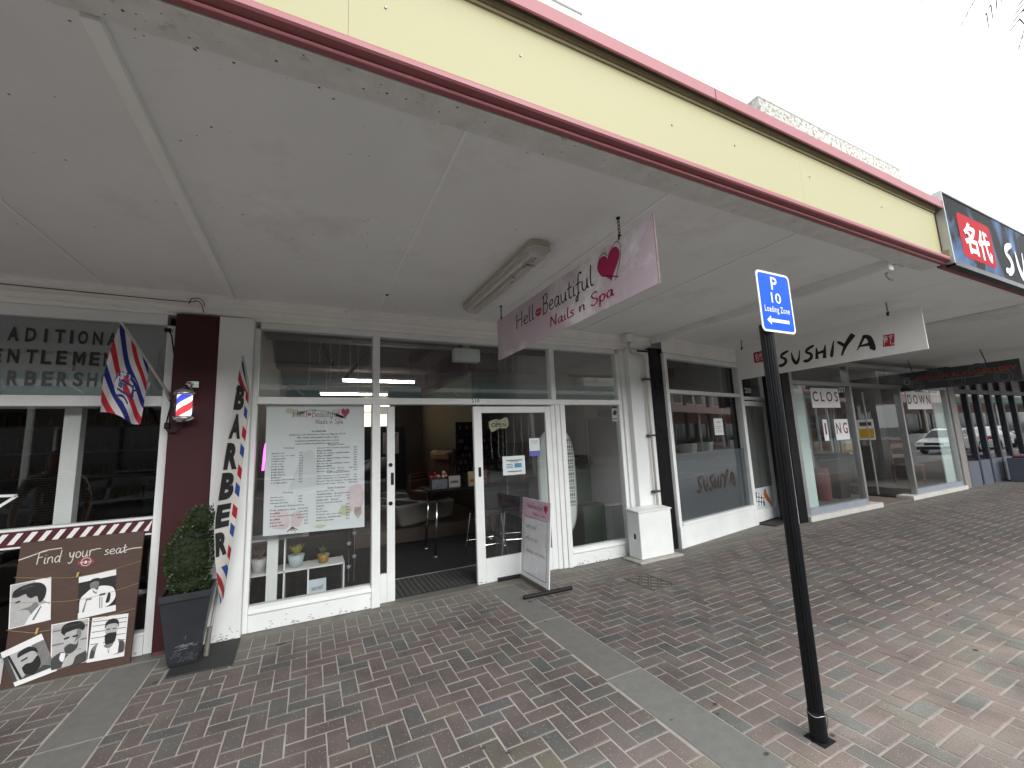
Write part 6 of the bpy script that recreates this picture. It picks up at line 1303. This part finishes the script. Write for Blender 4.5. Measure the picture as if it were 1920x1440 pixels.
def car(lab, x, y, m, flip=1):
    t = thing('parked_car', lab, 'car', (x, y, -.115), 'cars parked along the kerb', 0 if flip > 0 else math.pi)
    side = [(-2.2, .28), (-2.24, .55), (-2.1, .78), (-1.2, .93), (-.55, 1.38), (-.1, 1.46), (.9, 1.46), (1.35, 1.36), (1.75, 1.02), (2.15, .95), (2.22, .6), (2.18, .28)]
    low = [p for p in side if p[1] < .94]+[]
    bodyp = [(-2.2, .28), (-2.26, .5), (-2.15, .76), (-1.2, .92), (1.75, 1.0), (2.17, .94), (2.24, .6), (2.18, .28)]
    part('body', MB().extr([(a, -.86, z) for a, z in bodyp], (0, 1.72, 0)), m, t, local=True, bevel=.06, seg=3)
    cb_ = MB(); lowr = [(-1.25, .915), (1.8, .99), (1.35, 1.36), (.9, 1.45), (-.1, 1.45), (-.55, 1.38)]
    cb_.add([(a, -.80 if z < 1.1 else -.60, z) for a, z in lowr]+[(a, .80 if z < 1.1 else .60, z) for a, z in lowr], [(0, 1, 2, 3, 4, 5), (11, 10, 9, 8, 7, 6)]+[(i, (i+1) % 6, 6+(i+1) % 6, 6+i) for i in range(6)])
    part('cabin', cb_, m, t, local=True, bevel=.02)
    gd = M('car_glass', (.015, .018, .02), .05)
    for s_ in (-1, 1):
        yy = lambda z: s_*(.803-.2*(z-.92)/.46)
        for w in ([(-1.02, .96), (-.5, 1.32), (.25, 1.37), (.25, .98)], [(.32, .98), (.32, 1.37), (.9, 1.37), (1.2, 1.3), (1.55, 1.02)]):
            part('side_window', MB().add([(a, yy(z)+s_*.008, z) for a, z in w], [tuple(range(len(w)))]), gd, t, local=True)
        part('mirror', B(-.95, -.78, s_*.86, s_*1.0, .95, 1.08), m, t, local=True, bevel=.03); part('door_handle', B(.0, .18, s_*.862, s_*.885, .80, .825), chrome, t, local=True)
        part('headlight', B(-2.262, -2.02, s_*.5, s_*.82, .60, .73), M('lamp_clear', (.6, .62, .63), .1), t, local=True, bevel=.03); part('tail_light', B(2.1, 2.245, s_*.55, s_*.84, .68, .86), M('lamp_red', (.35, .01, .01), .15), t, local=True, bevel=.02)
        for wx in (-1.35, 1.35):
            w = part('wheel', MB().lathe([(.2, -.1), (.31, -.1), (.325, -.06), (.325, .06), (.31, .1), (.2, .1)], (wx, s_*.77, .325), 22, axis='y'), blackm, t, local=True, smooth=True); part('rim', MB().lathe([(.19, -.1), (.2, .0), (.19, .105), (.06, .11)], (wx, s_*.77, .325), 14, axis='y'), alu, w, local=True)
    part('windscreen', MB().add([(-1.2, -.74, .95), (-1.2, .74, .95), (-.58, .56, 1.37), (-.58, -.56, 1.37)], [(0, 1, 2, 3)]).add([(-1.205, -.7, .96), (-1.2, .7, .96), (-.59, .54, 1.36), (-.59, -.54, 1.36)], [(0, 1, 2, 3)]), gd, t, local=True)
    part('bumper', B(-2.29, -2.1, -.8, .8, .3, .46), blackm, t, local=True, bevel=.04); part('grille', B(-2.265, -2.2, -.42, .42, .55, .68), blackm, t, local=True)
    return t
car('dark grey sedan parked at the kerb behind the photographer, left', -3.7, -6.6, M('car_dark', (.03, .033, .037), .15, metal=.4, coat=.6, var=.02)); car('silver sedan parked directly behind the photographer', 1.9, -6.7, M('car_silver', (.30, .32, .34), .2, metal=.6, coat=.6, var=.02))
car('white sedan parked farther along the kerb', 34.6, -6.5, M('car_white', (.7, .71, .72), .2, coat=.6, var=.01)); car('second white car parked farthest along the kerb', 40.4, -6.5, M('car_white'), -1)
# palms and street planters
def palm(lab, x, y, h, fl_, nf=34, seed=1):
    random.seed(seed); t = thing('palm_tree', lab, 'palm tree', (x, y, 0), 'palm trees along the street')
    tr = MB(); path = []; rad = []
    for k in range(26): path.append((x+.06*math.sin(k*.3), y, h*k/25)); rad.append((.24-.09*k/25)*(1.06 if k % 2 else .97))
    part('trunk', tr.tube(path, rad, 10), M('palm_bark', (.14, .11, .085), .9, var=.3, scale=12, bump=.8, bscale=30), t)
    fr = MB(); c = Vector((x+.06*math.sin(25*.3), y, h)); dm_ = MB()
    for k in range(nf):
        a = 2*math.pi*k*.618; el = R(70-115*(k/nf)); L = fl_*random.uniform(.85, 1.1); pts = []; p = c.copy(); d_ = Vector((math.cos(a)*math.cos(el), math.sin(a)*math.cos(el), math.sin(el)))
        for q in range(11): pts.append(p.copy()); p = p+d_*(L/10); d_ = (d_+Vector((0, 0, -.13))).normalized()
        fr.tube(pts, [.018-.0014*q for q in range(11)], 4)
        for q in range(2, 11):
            for s_ in (-1, 1):
                for h_ in range(2):
                    b0 = pts[q-1].lerp(pts[q], h_*.5); ax = (pts[q]-pts[q-1]).normalized(); sd_ = ax.cross(Vector((0, 0, 1))).normalized()*s_; ll = fl_*.24*(1-.05*q)*random.uniform(.8, 1.1)
                    d2 = (sd_*.8+ax*.7+Vector((0, 0, -.45))).normalized(); w = ax*.014; tip = b0+d2*ll+Vector((0, 0, -.1*ll))
                    fr.add([b0-w, b0+w, b0+d2*ll*.6+w*.8, tip, b0+d2*ll*.6-w*.8], [(0, 1, 2, 3, 4)])
    part('crown', fr, M('palm_leaf', (.07, .085, .03), .55, var=.4, scale=6), t); return t
palm('palm tree at the kerb whose frond tips hang into the top right of the picture', 9.25, -4.62, 8.95, 2.35, 40, 2)
palm('palm tree on the far pavement opposite the salon', 13.5, -14.4, 6.2, 2.0, 30, 3)
c1 = palm('palm tree on the far pavement before the black shop fronts', 33, -14.6, 7.0, 2.2, 30, 4)
for i, (x, lab) in enumerate(((40, 'palm tree in front of the pink building'), (46, 'second palm tree along the pink building'), (55, 'palm tree between the two pink buildings'))):
    q = copy_tree(c1); q.location = (x, -14.6, 0); q['label'] = lab
for i, (x, y) in enumerate(((37, -13.4), (42, -13.8), (50, -13.4))):
    t = thing('street_planter', ('white planter box with a green shrub across the street, before the black fronts', 'white planter box with shrub before the pink building', 'white planter box farthest along the street')[i], 'planter', (x, y, 0), 'white planters across the street')
    part('box', MB().hexa([(x-.5, y-.5, 0), (x+.5, y-.5, 0), (x+.5, y+.5, 0), (x-.5, y+.5, 0)], [(x-.6, y-.6, .85), (x+.6, y-.6, .85), (x+.6, y+.6, .85), (x-.6, y+.6, .85)]), white2, t)
    q = MB()
    for k in range(260): d_ = Vector((random.gauss(0, 1), random.gauss(0, 1), abs(random.gauss(.4, .6)))).normalized(); p = Vector((x, y, .85))+d_*random.uniform(.1, .6); s_ = d_.cross(Vector((random.gauss(0, 1), 1, .3))).normalized()*.05; q.add([p-s_, p+d_*.1, p+s_, p-d_*.08], [(0, 1, 2, 3)])
    part('shrub', q, leafm, t)
# the passer-by mirrored in the barber glass
def person(lab, x, y, rz):
    t_me = bpy.data.meshes.new('person'); J_ = {}
    V = []; E_ = []; RR = []
    def jt(n, p, r): J_[n] = len(V); V.append(p); RR.append(r)
    jt('pelvis', (0, 0, .95), (.165, .12)); jt('waist', (0, .005, 1.08), (.15, .11)); jt('chest', (0, .0, 1.27), (.175, .125)); jt('top', (0, .01, 1.42), (.13, .09)); jt('neck', (0, .0, 1.50), (.058, .058)); jt('head1', (0, -.02, 1.57), (.075, .085)); jt('head2', (0, -.02, 1.68), (.082, .1)); jt('head3', (0, -.01, 1.75), (.05, .06))
    for a, b_ in zip(('pelvis', 'waist', 'chest', 'top', 'neck', 'head1', 'head2'), ('waist', 'chest', 'top', 'neck', 'head1', 'head2', 'head3')): E_.append((J_[a], J_[b_]))
    for s_ in (-1, 1):
        for n, p, r in (('hip', (s_*.1, 0, .88), .1), ('thigh', (s_*.11, -.01, .7), .082), ('knee', (s_*.115, -.02, .5), .06), ('calf', (s_*.115, .01, .33), .056), ('ankle', (s_*.115, .02, .09), .038), ('heel', (s_*.118, .01, .04), .04), ('toe', (s_*.13, -.16, .032), .032)): jt(n+str(s_), p, (r, r))
        E_.append((J_['pelvis'], J_['hip'+str(s_)]))
        for a, b_ in zip(('hip', 'thigh', 'knee', 'calf', 'ankle', 'heel'), ('thigh', 'knee', 'calf', 'ankle', 'heel', 'toe')): E_.append((J_[a+str(s_)], J_[b_+str(s_)]))
        for n, p, r in (('sh', (s_*.2, .0, 1.40), .07), ('up', (s_*.25, .01, 1.26), .052), ('el', (s_*.29, .02, 1.12), .04), ('fo', (s_*.29, -.06, 1.0), .036), ('wr', (s_*.28, -.14, .9), .025), ('pa', (s_*.275, -.18, .85), .03)): jt(n+str(s_), p, (r, r))
        E_.append((J_['top'], J_['sh'+str(s_)]))
        for a, b_ in zip(('sh', 'up', 'el', 'fo', 'wr'), ('up', 'el', 'fo', 'wr', 'pa')): E_.append((J_[a+str(s_)], J_[b_+str(s_)]))
        for k in range(4):
            o_ = (k-1.5)*.016; jt('f%d%d' % (k, s_), (s_*.27+o_*.3, -.205+o_, .82), (.009, .009)); jt('g%d%d' % (k, s_), (s_*.265+o_*.3, -.215+o_, .775+.006*abs(k-1)), (.008, .008)); E_.append((J_['pa'+str(s_)], J_['f%d%d' % (k, s_)])); E_.append((J_['f%d%d' % (k, s_)], J_['g%d%d' % (k, s_)]))
        jt('t%d' % s_, (s_*.25, -.20, .83), (.01, .01)); E_.append((J_['pa'+str(s_)], J_['t%d' % s_]))
    t_me.from_pydata(V, E_, []); o = bpy.data.objects.new('person', t_me); COL.objects.link(o)
    md = o.modifiers.new('skin', 'SKIN'); sv = t_me.skin_vertices[0].data
    for i, r in enumerate(RR): sv[i].radius = r
    sv[0].use_root = True; o.modifiers.new('sub', 'SUBSURF').levels = 2
    dg = bpy.context.evaluated_depsgraph_get(); me = bpy.data.meshes.new_from_object(o.evaluated_get(dg)); bpy.data.objects.remove(o); me.name = 'person'
    m, n, l, b = nt('striped_shirt'); g = n.new('ShaderNodeTexCoord'); sp_ = n.new('ShaderNodeSeparateXYZ'); l.new(g.outputs['Object'], sp_.inputs[0]); mu = n.new('ShaderNodeMath'); mu.operation = 'MULTIPLY'; mu.inputs[1].default_value = 36; l.new(sp_.outputs[2], mu.inputs[0]); fr = n.new('ShaderNodeMath'); fr.operation = 'FRACT'; l.new(mu.outputs[0], fr.inputs[0])
    rp = n.new('ShaderNodeValToRGB'); rp.color_ramp.interpolation = 'CONSTANT'; rp.color_ramp.elements[0].color = (.62, .60, .54, 1); rp.color_ramp.elements[1].position = .55; rp.color_ramp.elements[1].color = (.02, .02, .025, 1); l.new(fr.outputs[0], rp.inputs[0]); l.new(rp.outputs[0], b.inputs['Base Color']); b.inputs['Roughness'].default_value = .9
    me.materials.clear()
    for mm in (m, M('skin_tone', (.38, .22, .15), .5, var=.05), M('dark_shorts', (.025, .027, .035), .9), M('dark_hair', (.015, .011, .009), .6), M('shoe', (.03, .03, .03), .6)): me.materials.append(mm)
    for p in me.polygons:
        c = p.center; arm = abs(c.x) > .215
        p.material_index = 1 if c.z > 1.475 else 0 if (c.z > .93 and not arm) or (arm and c.z > 1.16) else 1 if (arm and c.z > .74) or c.z < .48 else 2
        if c.z > 1.70 or (c.z > 1.56 and c.y > .0): p.material_index = 3
        if c.z < .09: p.material_index = 4
        p.use_smooth = True
    r = bpy.data.objects.new('person', me); COL.objects.link(r); r.location = (x, y, 0); r.rotation_euler = (0, 0, rz); r['label'] = lab; r['category'] = 'person'
    fa = MB()
    for s_ in (-1, 1): fa.ball((s_*.034, -.108, 1.66), (.012, .008, .007), 8, 5)
    part('eyes', fa, inkb, r, local=True); part('nose', MB().tube([(0, -.115, 1.655), (0, -.135, 1.625), (0, -.112, 1.615)], [.007, .013, .008], 6), M('skin_tone'), r, local=True, smooth=True); part('mouth', MB().tube([(-.025, -.103, 1.585), (0, -.112, 1.583), (.025, -.103, 1.585)], .005, 5), M('lip_tone', (.3, .10, .09), .5), r, local=True)
    for s_ in (-1, 1): part('ear', MB().ball((s_*.083, -.005, 1.64), (.012, .02, .03), 8, 6), M('skin_tone'), r, local=True, smooth=True)
    return r
person('person in a striped shirt and dark shorts, mirrored in the barber window glass', -2.68, -2.1, math.pi*.92)
